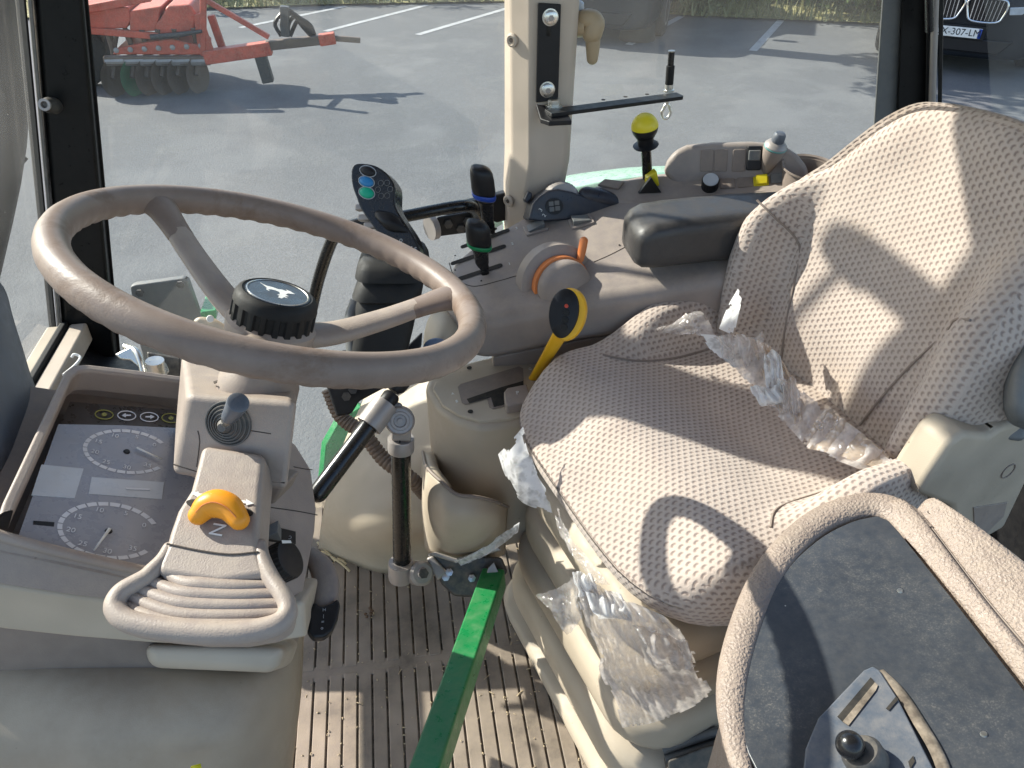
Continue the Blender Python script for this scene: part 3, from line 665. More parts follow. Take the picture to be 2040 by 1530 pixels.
# rear fender outside the side window: sky glare is painted into its pale green
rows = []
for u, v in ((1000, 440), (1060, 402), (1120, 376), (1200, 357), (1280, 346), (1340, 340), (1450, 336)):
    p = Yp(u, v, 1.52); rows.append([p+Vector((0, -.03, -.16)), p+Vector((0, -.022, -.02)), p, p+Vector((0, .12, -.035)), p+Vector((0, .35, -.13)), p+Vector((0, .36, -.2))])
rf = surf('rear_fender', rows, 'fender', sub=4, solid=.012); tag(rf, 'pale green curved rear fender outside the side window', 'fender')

wp = thing('wiper_blade', W(30, 345, 1.75), 'dark wiper blade resting on the windshield at the left edge', 'wiper')
tube('blade', [W(-60, 420, 1.78), W(0, 366, 1.78), W(50, 312, 1.78)], .008, 'rubber', wp, n=8, sub=2)
tube('arm', [W(-60, 400, 1.79), W(0, 350, 1.79), W(46, 312, 1.79)], .006, 'grey', wp, n=8, sub=2)
# mirror and exhaust stack added outside the cab to shade console and seat
mi = thing('shade_mirror', Vector((-.55, 1.80, 1.15)), 'unseen black side mirror added outside the right window to shade the console', 'mirror')
for mz, mh in ((1.215, .19),):
    hs_ = box('housing', (-.55, 1.80, mz), (.07, .26, mh), 'black', mi, ax=(Vector((.9, -.43, 0)), Vector((.43, .9, 0)), EZ), bevel=.03, seg=4)
    box('mirror_glass', Vector((-.55, 1.80, mz))+Vector((.9, -.43, 0))*.036, (.004, .22, mh-.04), 'chrome', hs_, ax=(Vector((.9, -.43, 0)), Vector((.43, .9, 0)), EZ), bevel=.001)
tube('mirror_post', [Vector((-.58, 1.80, 1.15)), Vector((-.58, 1.80, 1.7))], .008, 'blacktube', mi, n=8, sub=1)
tube('arm', [Vector((-.58, 1.80, 1.68)), Vector((-.57, 1.78, 1.71)), Vector((-.57, 1.5, 1.72))], .032, 'blacktube', mi, n=10)  # thickened so its shadow makes a wider band on the backrest
ex = thing('shade_exhaust_stack', Vector((-.64, 1.64, GZ)), 'dark exhaust stack added behind the black front pillar to shade the seat', 'exhaust')  # added stack, placed for the shadow band across the cushion
lathe('muffler', [(.03, 0), (.08, .02), (.085, .05), (.085, .90), (.08, .93), (.03, .95)], Vector((-.66, 1.64, 1.0)), EZ, 'black', ex, n=24)
tube('pipe', [Vector((-.66, 1.64, 1.9)), Vector((-.66, 1.64, 2.1)), Vector((-.66, 1.66, 2.25)), Vector((-.68, 1.72, 2.33))], .045, 'dark_metal', ex, n=16)
tube('lower_pipe', [Vector((-.66, 1.64, 1.03)), Vector((-.74, 1.62, .75)), Vector((-.95, 1.5, .3)), Vector((-1.1, 1.3, -.2))], .04, 'black', ex, n=12)
# ================================================================== STEERING WHEEL
tl, az = .36600, .38094
wn = Vector((math.sin(tl)*math.cos(az), math.sin(tl)*math.sin(az), math.cos(tl))); wc = W(561.66, 543.6, .7987); RW_ = .205
wx, wy, _ = frame(wn)
sw_ = thing('steering_wheel', wc-wn*.12, 'worn taupe steering wheel with black ribbed centre cap', 'steering wheel')
def ring(r0, wav):
    vs = []; fs = []; N, K = 220, 18
    for i in range(N):
        a = 2*math.pi*i/N; d = wx*math.cos(a)+wy*math.sin(a)
        for j in range(K):
            b = 2*math.pi*j/K; rr = .0153*(1+.0)
            inner = max(0, -math.cos(b))*max(0, math.cos(b*1-math.pi))
            under = max(0, -math.sin(b+.35))
            rr -= wav*under*(0.5+.5*math.cos(a*58))
            vs.append(wc+d*(r0+rr*math.cos(b))+wn*(rr*1.08*math.sin(b)))
    for i in range(N):
        for j in range(K): fs.append((i*K+j, i*K+(j+1) % K, ((i+1) % N)*K+(j+1) % K, ((i+1) % N)*K+j))
    return mk('rim', vs, fs, 'rim', sw_)
ring(RW_, .0016)
def wdir(u, v):
    q = onp(u, v, wc, wn)-wc; return q.normalized()
s1_, s2_ = wdir(318, 405), wdir(905, 590); s3_ = -(s1_+s2_).normalized()
for d in (s1_, s2_, s3_):
    tg = wn.cross(d)
    pts = [wc+d*.03-wn*.070, wc+d*.07-wn*.062, wc+d*.12-wn*.040, wc+d*.158-wn*.020]
    sp = tube('spoke', pts, [.0210, .0185, .0165, .0155], 'taupe', sw_, n=16, sub=6, flat=.62, hint=wn)
    tube('spoke_end', [wc+d*.152-wn*.0232, wc+d*.168-wn*.0150, wc+d*.185-wn*.0065, wc+d*.200-wn*.002], [.0163, .0172, .0195, .023], 'rim', sp, n=16, sub=5, flat=.58, hint=wn)
lathe('hub', [(.030, -.125), (.0305, -.095), (.040, -.085), (.046, -.072), (.047, -.058), (.040, -.052)], wc, wn, 'taupe', sw_, n=48)
lathe('column_collar', [(.030, -.16), (.043, -.155), (.043, -.13), (.033, -.118), (.030, -.10)], wc, wn, 'taupe_dark', sw_, n=40)
def gear(a, r, h): return 1-(.055 if math.cos(a*20) > .1 else 0) if (h < -.030 and h > -.056 and r > .038) else 1
cp_ = lathe('centre_cap', [(.030, -.058), (.0429, -.0575), (.0435, -.0555), (.0435, -.0550), (.0435, -.0310), (.0435, -.0295), (.0423, -.0225), (.0395, -.0180), (.036, -.0160), (.0345, -.0168), (.001, -.0168)], wc-wn*.006, wn, 'rubber', sw_, n=176, mod=gear, sharp=30)
M['badge'] = plastic('badge_blue', (.025, .035, .05), .3, .05, 0)
bc = wc-wn*.0228
badge = lathe('badge', [(.0005, 0), (.033, 0), (.033, .0006), (.0005, .0006)], bc, wn, 'badge', cp_, n=48)
rr_ = [bc+wx*(math.cos(a)*.0312)+wy*(math.sin(a)*.0312)+wn*.0008 for a in [2*math.pi*i/40 for i in range(40)]]
tube('badge_ring', rr_, .0007, 'steel', badge, n=6, sub=1, closed=True)
deer_old = [(1512, 628), (1552, 641), (1580, 652), (1612, 668), (1650, 670), (1668, 662), (1708, 692), (1664, 682), (1646, 692), (1672, 710), (1640, 700), (1652, 720), (1628, 702), (1630, 718), (1612, 700), (1590, 690), (1564, 672), (1542, 668), (1560, 658), (1534, 644)]
deer = [(725, 222), (780, 256), (850, 285), (960, 312), (1050, 346), (1130, 356), (1200, 383), (1228, 378), (1200, 355), (1290, 392), (1320, 412), (1368, 440), (1290, 432), (1235, 427), (1195, 450), (1250, 477), (1180, 480), (1235, 517), (1165, 497), (1120, 520), (1085, 508), (1052, 497), (1082, 466), (1032, 450), (1092, 440), (1082, 402), (1000, 368), (930, 352), (872, 350), (895, 380), (836, 345), (848, 318), (800, 276)]
Nd = len(deer); pts = [onp(440+u/9.2727, 540+v/9.2727, bc, wn) for u, v in deer]
mk('badge_figure', [p+wn*.0009 for p in pts]+[p+wn*.0003 for p in pts], [tuple(range(Nd))]+[(i, i+Nd, (i+1) % Nd+Nd, (i+1) % Nd) for i in range(Nd)], 'white', badge, smooth=False)
# small tilt release flap by the hub
tf = prism('tilt_flap', [W(u, v, .84) for u, v in ((383, 640), (395, 630), (428, 634), (462, 655), (505, 690), (470, 700), (388, 668))], ray(430, 650), .02, 'beige', sw_, bevel=.006)
lathe('flap_pad', [(.0005, 0), (.004, 0), (.0035, .0012), (.0005, .0012)], W(419, 635, .838), (CAM-W(419, 635, .838)), 'white', tf, n=14)

# ================================================================== STEERING COLUMN with shroud, stalk and direction lever
sc_ = thing('steering_column', Vector((-.2, .72, .35)), 'taupe steering column cover under the steering wheel', 'steering column')
fr = [W(372, 786, .800), W(592, 799, .792), W(571, 980, .815), W(343, 947, .822)]
bk = [W(362, 704, .955), W(588, 752, .930), W(572, 900, 1.0), W(350, 850, 1.0)]
hexa('cover', fr, bk, 'taupe', sc_, bevel=.008, seg=4)
# lower cap line of the cover
fn = ((fr[1]-fr[0]).cross(fr[3]-fr[0])).normalized(); fn = fn if fn.dot(CAM-fr[0]) > 0 else -fn
def onf(u, v): return onp(u, v, fr[0], fn)
for a in ([(345, 925), (400, 942)], [(524, 958), (567, 962)], [(501, 858), (540, 864)], [(394, 858), (398, 880), (392, 930)]):
    tube('seam', [onf(*p) for p in a], .0007, 'seam', sc_, n=6, sub=2)
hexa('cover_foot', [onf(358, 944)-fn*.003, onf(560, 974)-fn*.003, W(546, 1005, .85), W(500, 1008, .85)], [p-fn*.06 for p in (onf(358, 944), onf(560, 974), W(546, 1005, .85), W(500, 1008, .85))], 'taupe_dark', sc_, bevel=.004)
tpn = (fr[1]-fr[0]).cross(bk[0]-fr[0]).normalized(); tpn = tpn if tpn.z > 0 else -tpn
for pp in (((425, 762), (436, 758), (437, 762), (427, 766)), ((440, 757), (452, 760), (451, 763), (440, 760)), ((430, 770), (462, 774), (462, 776), (430, 772)), ((444, 765), (456, 767), (456, 770), (444, 768)), ((470, 775), (500, 779), (500, 781), (470, 777))):
    decal('print_mark', [onp(u, v, fr[0], tpn) for u, v in pp], tpn, 'seam', sc_, lift=.0006)
# stalk with rubber rings
so_ = onf(456, 843); sx_, sy_, _ = frame(fn)
stk = thing('indicator_stalk', so_, 'grey indicator stalk with ringed rubber gaiter on the column', 'stalk')
rad = 47*.80/FPX
prof = []
for k in range(5):
    r0 = rad*(1-k*.155); z0 = .001+k*.0022
    prof += [(r0, z0-.001), (r0, z0+.0014), (r0*.985, z0+.0022), (r0*.93, z0+.0022), (r0*.90, z0+.0004)]
prof += [(rad*.2, .016), (rad*.18, .018)]
M['gaiter'] = plastic('worn_gaiter', (.075, .075, .075), .5, .35, .2)
lathe('gaiter', [(rad*.98, -.004)]+prof, so_, fn, 'gaiter', stk, n=48)
ax_ = (W(476, 800, .745)-(so_+fn*.012)).normalized()
lathe('stem', [(.0035, 0), (.0035, .012), (.0062, .016), (.0070, .03), (.0085, .046)], so_+fn*.012, ax_, 'steel', stk, n=20)
lathe('knob', [(.006, .020), (.0078, .024), (.0100, .050), (.0108, .058), (.0105, .0605), (.009, .0615), (.001, .0615)], so_+fn*.012, ax_, 'bluegrey', stk, n=24)
# printed mark on the column top
tp = lambda u, v: W(u, v, .89)
# shroud + hand rest
sh = thing('direction_lever_shroud', W(450, 1000, .75), 'taupe shroud with ribbed hand rest in front of the column', 'shroud')
pA, pN = plane3(W(460, 890, .800), W(270, 1210, .690), W(560, 1215, .690))
def oS(u, v, lift=0): return onp(u, v, pA, pN)+pN*lift
body = [(400, 888), (415, 886), (525, 902), (527, 915), (520, 985), (516, 1050), (517, 1092), (526, 1122), (548, 1152), (572, 1184), (580, 1208), (572, 1236), (545, 1255), (480, 1266), (400, 1266), (310, 1256), (248, 1240), (224, 1218), (222, 1196), (240, 1174), (290, 1142), (314, 1120), (328, 1090), (336, 1060), (352, 1015), (378, 975), (390, 930)]
top_ = body[:8]+[(536, 1146), (430, 1160), (310, 1142)]+body[21:]
prism('body', [oS(*p) for p in top_], -pN, .045, 'taupe', sh, bevel=.009, seg=4)
prism('hand_rest', [oS(*p, -.0125) for p in body[6:24]], -pN, .020, 'taupe', sh, bevel=.006, seg=3)
seam_ = [oS(333, 1084, .0006), oS(400, 1098, .0008), (oS(460, 1105, .0008)), oS(515, 1100, .0006)]
tube('seam', seam_, .0009, 'seam', sh, n=6)
loop = [(333, 1075), (324, 1100), (298, 1136), (250, 1168), (226, 1192), (224, 1212), (248, 1235), (310, 1252), (400, 1262), (480, 1262), (545, 1248), (572, 1222), (572, 1195), (556, 1166), (532, 1134), (518, 1100), (516, 1070)]
loop = [(331, 1084), (320, 1108), (300, 1132), (284, 1148), (244, 1174), (228, 1196), (229, 1214), (252, 1234), (312, 1249), (400, 1258), (480, 1258), (542, 1246), (568, 1226), (571, 1204), (560, 1180), (542, 1154), (527, 1126), (518, 1100), (516, 1078)]
lp = [oS(u, v, l) for (u, v), l in zip(loop, [-.008, -.007, -.006, -.005]+[-.003]*(len(loop)-8)+[-.005, -.006, -.007, -.008])]
tube('hand_rest_rim', lp, [.0060, .0072, .0082, .0085, .0090, .0095, .0098, .0100, .0105, .0108, .0108, .0105, .0095, .0085, .0080, .0080, .0078, .0072, .0060], 'taupe', sh, n=14, sub=6, rnd=True)
for k, (a, b, c) in enumerate((((328, 1136), (400, 1160), (528, 1158)), ((296, 1150), (390, 1180), (548, 1175)), ((268, 1163), (380, 1200), (560, 1195)), ((250, 1178), (370, 1222), (566, 1214)), ((246, 1200), (360, 1240), (560, 1232)))):
    P_ = [oS(*a, -.009), oS((a[0]+b[0])/2, (a[1]+b[1])/2+7, -.006), oS(*b, -.005), oS((b[0]+c[0])/2, (b[1]+c[1])/2+4, -.006), oS(*c, -.009)]
    tube('hand_rest_rib', P_, [.0052, .0068, .0074, .0068, .0052], 'taupe', sh, n=12, sub=6, flat=.9, hint=pN)
# lever slot, orange lever, printing
sxv = (oS(500, 1020)-oS(380, 1000)).normalized(); syv = pN.cross(sxv)
decal('lever_slot', ell(oS(392, 1004), sxv, syv, .0105, .0042), pN, 'slot', sh)
decal('lever_slot', ell(oS(488, 1022), sxv, syv, .0085, .0046), pN, 'slot', sh)
lv = thing('direction_lever', oS(440, 1020), 'bright orange bean shaped direction lever on the shroud', 'lever')
tube('knob', [oS(402, 1036, .010), oS(420, 1023, .013), oS(442, 1018, .014), oS(465, 1026, .013), oS(482, 1046, .010)], [.0098, .0128, .0138, .0128, .0098], 'orange', lv, n=20, sub=7, rnd=True)
tube('knob_seam', [oS(402, 1041, .0195), oS(420, 1032, .0250), oS(442, 1029, .0270), oS(464, 1036, .0250), oS(481, 1051, .0195)], .0005, 'orange2', lv, n=6)
tube('lever_stem', [oS(438, 1012, -.005), oS(440, 1012, .016)], .005, 'steel', lv, n=10, sub=1)
text('print_neutral', 'N', oS(433, 1056, .0008), -syv, sxv, .019, 'white', sh)
for pl_, sg in (((400, 987), -1), ((487, 1001), 1)):
    o_ = oS(*pl_); u_ = sxv*sg; v_ = (oS(487, 990)-oS(487, 1001)).normalized()
    decal('print_arrow', [o_+u_*a+v_*b for a, b in ((-.010, .0016), (.002, .0016), (.002, .0036), (.010, 0), (.002, -.0036), (.002, -.0016), (-.010, -.0016))], pN, 'white', sh)
# ================================================================== DASHBOARD
cn = Vector((.5, 0, .866)).normalized(); c0p = W(216, 1059, .83)
def oC(u, v, lift=0): return onp(u, v, c0p, cn)+cn*lift
db = thing('dashboard', Vector((-.35, .7, .3)), 'taupe dashboard with an instrument panel left of the column', 'dashboard')
M['screen'] = plastic('instrument_face', (.085, .072, .066), .3, .25, .0, spec=.5, blotch=.15, dustcol=(.34, .32, .30))
M['glare'] = plastic('painted_lens_glare', (.29, .295, .325), .28, .2, .0, spec=.6, blotch=.08, dustcol=(.36, .34, .34))  # sky glare on the clear cover, painted as bluish grey
scr = [(140, 800), (420, 822), (420, 1150), (300, 1140), (18, 1078)]
fc = prism('instrument_face', [oC(*p) for p in scr], -cn, .02, 'screen', db, bevel=.0)
dbp = [oC(u, v, -.021) for u, v in ((-120, 1040), (60, 740), (440, 800), (500, 1000), (440, 1160), (300, 1140), (18, 1078))]
dbp[0:2] = [oC(u, v, -.021) for u, v in ((-360, 1000), (-120, 660), (60, 740))]
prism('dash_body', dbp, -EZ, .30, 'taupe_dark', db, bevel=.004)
# raised frame round the instruments
M['bezel'] = M['taupe']
rimp = [(-14, 1064), (-6, 1040), (118, 775), (135, 762), (160, 760), (280, 772), (430, 792)]
inner = [(16, 1078), (22, 1056), (140, 812), (152, 800), (170, 799), (280, 808), (430, 828)]
LT = .030
P_o = [oC(*p, LT) for p in rimp]; P_i = [oC(*p, LT*.9) for p in rimp]
N_ = len(rimp)
def shift(p, q, t): return p.lerp(q, t)
vo = [oC(*p)+cn*LT for p in rimp]                       # outer top edge
# inner top edge lies a rim width inside, seen against the face it drops down to
inn = []
cen = oC(300, 960)+cn*LT
for p in vo:
    d = (cen-p); inn.append(p+d.normalized()*.014)
lowi = [p-cn*(LT+.001) for p in inn]; lowo = [p-cn*(LT+.05) for p in vo]
vs = vo+inn+lowi+lowo; fs = []
for i in range(N_-1):
    for a in range(3):
        A, B = [(0, 1), (1, 2), (3, 0)][a]; fs.append((A*N_+i, A*N_+i+1, B*N_+i+1, B*N_+i))
mk('instrument_frame', vs, fs, 'taupe', db, bevel=.004, seg=3)
# near side: frame edge, sloping band and front board (a moulded shell)
r0 = [oC(u, v, .000) for u, v in ((-90, 1052), (18, 1079), (150, 1108), (300, 1140), (420, 1164))]
r1 = [oC(u, v, .008) for u, v in ((-90, 1060), (14, 1086), (150, 1115), (300, 1147), (420, 1171))]
r2 = [W(u, v, d) for u, v, d in ((-90, 1090, .742), (14, 1110, .762), (150, 1138, .788), (300, 1170, .815), (420, 1192, .84))]
r3 = [W(u, v, d) for u, v, d in ((-90, 1145, .738), (10, 1164, .760), (150, 1185, .786), (300, 1202, .812), (440, 1212, .84))]
mk('near_ledge', r0+r1+r2+r3, [(a*5+i, a*5+i+1, a*5+i+6, a*5+i+5) for a in range(3) for i in range(4)], 'taupe', db, solid=.012, bevel=.004)
tube('near_rim', [oC(u, v, l) for u, v, l in ((-110, 1050, .010), (-20, 1074, .009), (60, 1096, .008), (180, 1122, .006), (330, 1153, .005))], .0056, 'taupe', db, n=12)
b0 = [p-Vector((0, 0, .002)) for p in r3]
b1 = [W(u, v, d) for u, v, d in ((-90, 1240, .765), (10, 1257, .79), (150, 1272, .815), (300, 1284, .84), (480, 1294, .86))]
b0.append(W(606, 1200, .86)); b1.append(W(612, 1272, .88)); b0.append(W(636, 1150, .95)); b1.append(W(622, 1220, .97))
mk('front_board', b0+b1, [(i, i+1, i+8, i+7) for i in range(6)], 'beige', db, solid=.02, bevel=.006)
# print on the instruments ------------------------------------------------
decal('painted_lens_glare', [oC(*p) for p in ((116, 846), (240, 848), (400, 856), (400, 1146), (300, 1134), (36, 1070))], cn, 'glare', fc, lift=0, thick=.0008)  # opaque sheet carrying the painted glare of the cover
M['dial'] = plastic('dial_print', (.70, .71, .74), .6, .15, 0)
M['lcd'] = plastic('lcd_grey', (.52, .55, .58), .3, .12, 0, spec=.4)
def epx(cx, cy, rx, ry, rot, a): # ellipse point in the photo
    x, y = rx*math.cos(a), ry*math.sin(a); return cx+x*math.cos(rot)-y*math.sin(rot), cy+x*math.sin(rot)+y*math.cos(rot)
def dial(cx, cy, rx, ry, rot, a0, a1, n, needle):
    dl = lathe('dial', [(.0005, 0), (.004, 0), (.003, .002), (.0005, .002)], oC(cx, cy, .0006), cn, 'black', fc, n=16)
    for k in range(n):
        s0, s1 = a0+(a1-a0)*(k+.04)/n, a0+(a1-a0)*(k+.90)/n; sub = 3
        o_ = [oC(*epx(cx, cy, rx, ry, rot, s0+(s1-s0)*i/sub), .0012) for i in range(sub+1)]
        i_ = [oC(*epx(cx, cy, rx*.90, ry*.87, rot, s0+(s1-s0)*i/sub), .0012) for i in range(sub+1)]
        mk('dial_segment', o_+i_, [(i, i+1, sub+2+i, sub+1+i) for i in range(sub)], 'dial', dl, smooth=False)
        if k % 3 == 0:
            f = s0; p = oC(*epx(cx, cy, rx*.74, ry*.72, rot, f), .001)
            text('dial_figure', str(k//3*5), p, EX*.9-EZ*.5, EY, .0090, 'dial', dl)
    a, b = needle; q0, q1 = oC(*a, .004), oC(*b, .004); s = (q1-q0).cross(cn).normalized()*.0017
    prism('needle', [q0-s, q1-s*.5, q1+s*.5, q0+s], cn, .0008, 'white', dl, bevel=0)
dial(252, 901, 88, 44, R(6), R(-35), R(-325), 22, ((270, 897), (320, 920)))
dial(216, 1059, 103, 57, R(6), R(-25), R(-325), 22, ((217, 1058), (185, 1102)))
for pts in (((82, 927), (166, 935), (148, 994), (62, 988)), ((182, 952), (326, 962), (322, 996), (176, 985))):
    decal('display_window', [oC(*p) for p in pts], cn, 'lcd', fc)
decal('display_bar', [oC(*p, .001) for p in ((250, 974), (298, 976), (298, 979), (250, 977))], cn, 'dial', fc)
decal('display_bar', [oC(*p) for p in ((66, 1039), (108, 1042), (107, 1050), (66, 1046))], cn, 'black', fc)
M['tell_y'] = plastic('telltale_yellow', (.30, .28, .06), .5, .1, 0)
for k, (u, v) in enumerate(((207, 827), (252, 829), (297, 832), (340, 834))):
    mt_ = 'tell_y' if k in (0, 3) else 'dial'
    tt = tube('telltale_ring', [oC(*epx(u, v, 18, 9, R(4), 2*math.pi*i/20), .001) for i in range(20)], .0007, mt_, fc, n=5, sub=1, closed=True)
    if k in (1, 2):
        sg = -1 if k == 1 else 1
        decal('telltale_arrow', [oC(u+sg*a, v+b, .0003) for a, b in ((-8, -1.2), (2, -1.2), (2, -4), (10, 0), (2, 4), (2, 1.2), (-8, 1.2))], cn, 'dial', tt)
    else: decal('telltale_symbol', [oC(u+a, v+b, .0003) for a, b in ((-6, 0), (0, -4), (6, 0), (3, 3.5), (-3, 3.5))], cn, mt_, tt)
# right wing of the dash with a rocker and a knurled knob
wA, wN = plane3(W(560, 1000, .93), W(635, 1030, .99), W(540, 1190, .835))
def oW(u, v, l=0): return onp(u, v, wA, wN)+wN*l
wing = [(500, 850), (588, 880), (622, 935), (633, 1015), (630, 1060), (606, 1190), (560, 1215), (430, 1200), (430, 1000)]
prism('right_wing', [oW(*p) for p in wing], -wN, .06, 'taupe', db, bevel=.006)
for a in (((532, 1010), (590, 1018), (632, 1026)), ((585, 930), (605, 934), (622, 936))): tube('seam', [oW(*p) for p in a], .0007, 'seam', db, n=6, sub=2)
rb = prism('rocker_switch', [oW(*p, .003) for p in ((524, 1046), (586, 1060), (586, 1086), (522, 1076))], -wN, .006, 'black', db, bevel=.001)
hexa('rocker_paddle', [oW(526, 1050, .003), oW(556, 1057, .002), oW(556, 1080, .002), oW(524, 1074, .003)], [oW(538, 1044, .012), oW(556, 1057, .0035), oW(556, 1080, .0035), oW(536, 1068, .012)], 'grey', rb, bevel=.0008)
text('rocker_mark', 'O', oW(572, 1074, .0034), EX, EY, .007, 'greyprint', rb)
kb = lathe('light_knob', [(.022, -.004), (.0225, .0), (.0225, .012), (.0215, .0145), (.019, .0155), (.001, .0155)], oW(541, 1130, .012), wN, 'black', db, n=120, mod=lambda a, r, h: 1-(.06 if math.cos(a*26) > 0 and 0 < h < .0135 and r > .0215 else 0), sharp=30)
decal('knob_mark', [oW(*p, .0275) for p in ((520, 1096), (538, 1096), (540, 1101), (521, 1102))], wN, 'white', kb)
# shift grip at the side of the dash
kh = thing('tilt_lever', W(650, 1180, .98), 'taupe lever with a black grip hanging beside the dashboard', 'lever')
tube('arm', [W(618, 1105, 1.0), W(640, 1130, .985), W(650, 1165, .975), W(648, 1205, .965)], [.012, .0150, .0165, .0155], 'taupe_dark', kh, n=16, flat=.6, rnd=True)
gA, gN = plane3(W(650, 1190, .955), W(640, 1260, .925), W(672, 1200, .955))
gpt = [(626, 1196), (640, 1208), (662, 1200), (673, 1190), (679, 1202), (674, 1232), (664, 1255), (648, 1268), (626, 1270), (614, 1255), (616, 1220)]
gr_ = prism('grip', [onp(u, v, gA, gN) for u, v in gpt], -gN, .016, 'black', kh, bevel=.004)
for k, s in enumerate(('H', '|', '=', 'o')): text('grip_print', s, onp(646-k*1.5, 1216+k*12, gA, gN)+gN*.0005, EX, EY, .0062, 'greyprint', gr_)
# pedestal below the dash
rows = [[W(u, v, d) for u, v, d in ((-120, 1262, .90), (60, 1276, .92), (200, 1288, .93), (330, 1300, .94), (480, 1310, .96), (575, 1290, 1.0), (606, 1250, 1.08))],
        [W(u, v, d) for u, v, d in ((-120, 1330, .86), (60, 1345, .87), (200, 1352, .88), (330, 1360, .89), (480, 1362, .91), (580, 1345, .98), (604, 1300, 1.08))],
        [W(u, v, d) for u, v, d in ((-120, 1430, .84), (60, 1440, .85), (200, 1446, .85), (330, 1450, .86), (480, 1450, .89), (578, 1430, .98), (600, 1380, 1.10))],
        [W(u, v, d) for u, v, d in ((-120, 1530, .84), (60, 1540, .85), (200, 1545, .85), (330, 1545, .87), (470, 1540, .90), (565, 1520, .99), (590, 1470, 1.12))],
        [W(u, v, d) for u, v, d in ((-120, 1720, .87), (60, 1720, .88), (200, 1720, .88), (330, 1720, .90), (460, 1700, .93), (545, 1660, 1.02), (575, 1600, 1.14))]]
pd = surf('pedestal', rows, 'pedestal', db, sub=5, solid=.02)
lb = [(288, 1284), (560, 1290), (606, 1240), (598, 1290), (550, 1340), (480, 1352), (330, 1336), (298, 1326)]
lk = thing('lower_dash_box', W(420, 1330, .86), 'small beige box moulded under the front of the dashboard', 'panel')
hexa('box', [W(288, 1282, .845), W(570, 1290, .865), W(548, 1342, .865), W(298, 1330, .845)], [W(288, 1282, .93), W(600, 1270, .99), W(580, 1330, .99), W(298, 1330, .93)], 'beige', lk, bevel=.012, seg=4)
stp = prism('warning_sticker', [W(u, v, .845) for u, v in ((380, 1526), (400, 1521), (404, 1545), (380, 1550))], ray(390, 1530), .001, 'sticker', pd, bevel=0)
# dark rounded cowl left of the instruments
rows = [[W(u, v, d) for u, v, d in ((-60, 540, .95), (0, 562, .98), (22, 620, 1.0), (20, 690, 1.02))],
        [W(u, v, d) for u, v, d in ((-80, 600, .88), (0, 640, .92), (45, 700, .97), (60, 745, 1.0))],
        [W(u, v, d) for u, v, d in ((-80, 700, .85), (-10, 740, .88), (50, 790, .93), (82, 806, .98))],
        [W(u, v, d) for u, v, d in ((-90, 850, .82), (-20, 900, .82), (40, 880, .90), (84, 810, .985))],
        [W(u, v, d) for u, v, d in ((-100, 1020, .78), (-40, 1000, .80), (0, 960, .86), (50, 880, .95))]]
cw = surf('dash_cowl', rows, 'bluegrey', None, sub=5, solid=.015); tag(cw, 'dark grey rounded cowl at the left edge beside the dashboard', 'cowl')

# ================================================================== RIGHT CONSOLE
tA, tN = plane3(Zp(925, 600, .58), Zp(1400, 480, .665), Zp(1100, 400, .665))
def oT(u, v, l=0): return onp(u, v, tA, tN)+tN*l
rc = thing('right_console', Vector((.3, 1.2, .3)), 'taupe control console along the right side of the cab', 'console')
far_ = [(905, 515), (950, 478), (1005, 448), (1060, 415), (1125, 384), (1200, 358), (1290, 340), (1400, 330), (1600, 330)]
near_ = [(1620, 520), (1480, 548), (1300, 580), (1180, 598), (1060, 622), (970, 640), (925, 632), (895, 600), (882, 560)]
prism('upper_body', [oT(*p) for p in far_+near_], Vector((0, .06, -1)), .088, 'console', rc, bevel=.030, seg=6)
# side wall under the armrest
sd = [oT(u, v)+Vector((0, .02, -.06)) for u, v in ((1620, 520), (1480, 548), (1380, 565), (1300, 580), (1240, 590), (1180, 598), (985, 636))]
s2 = [p+Vector((0, .01, -.035)) for p in sd]; s3 = [p+Vector((.0, .06, -.34)) for p in sd]
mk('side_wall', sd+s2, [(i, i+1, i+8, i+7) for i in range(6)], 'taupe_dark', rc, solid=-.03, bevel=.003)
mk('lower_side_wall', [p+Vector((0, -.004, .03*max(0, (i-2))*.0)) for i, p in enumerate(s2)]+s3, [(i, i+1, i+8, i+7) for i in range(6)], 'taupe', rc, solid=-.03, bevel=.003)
sm_ = [(895, 524), (902, 545), (914, 559), (935, 569), (957, 569), (1000, 558), (1037, 549), (1063, 561)]
tube('seam', [oT(*p) for p in sm_], .0009, 'seam', rc, n=6)
tube('seam', [oT(*p) for p in ((1183, 522), (1215, 508), (1248, 491))], .0009, 'seam', rc, n=6)
def slot(a, b, wd=.0052):
    p, q = oT(*a), oT(*b); d = (q-p).normalized(); s = tN.cross(d)
    decal('lever_slot', rrect((p+q)/2, d, s, (q-p).length/2, wd, wd*.9), tN, 'slot', rc, thick=.0004)
slot((913, 557), (1001, 528)); slot((898, 527), (1008, 490)); slot((918, 494), (1015, 458)); slot((980, 462), (990, 455), .003)
tX = (oT(1100, 500)-oT(1000, 530)).normalized(); tY = tN.cross(tX)
for s, p in (('1', (1015, 526)), ('2', (1021, 486)), ('3', (1029, 455))): text('slot_number', s, oT(*p), tX, tY, .009, 'white', rc)
for p in ((907, 539), (907, 510), (959, 560), (1234, 489)): decal('screw_hole', ell(oT(*p), tX, tY, .0017, .0017, 10), tN, 'slot', rc)
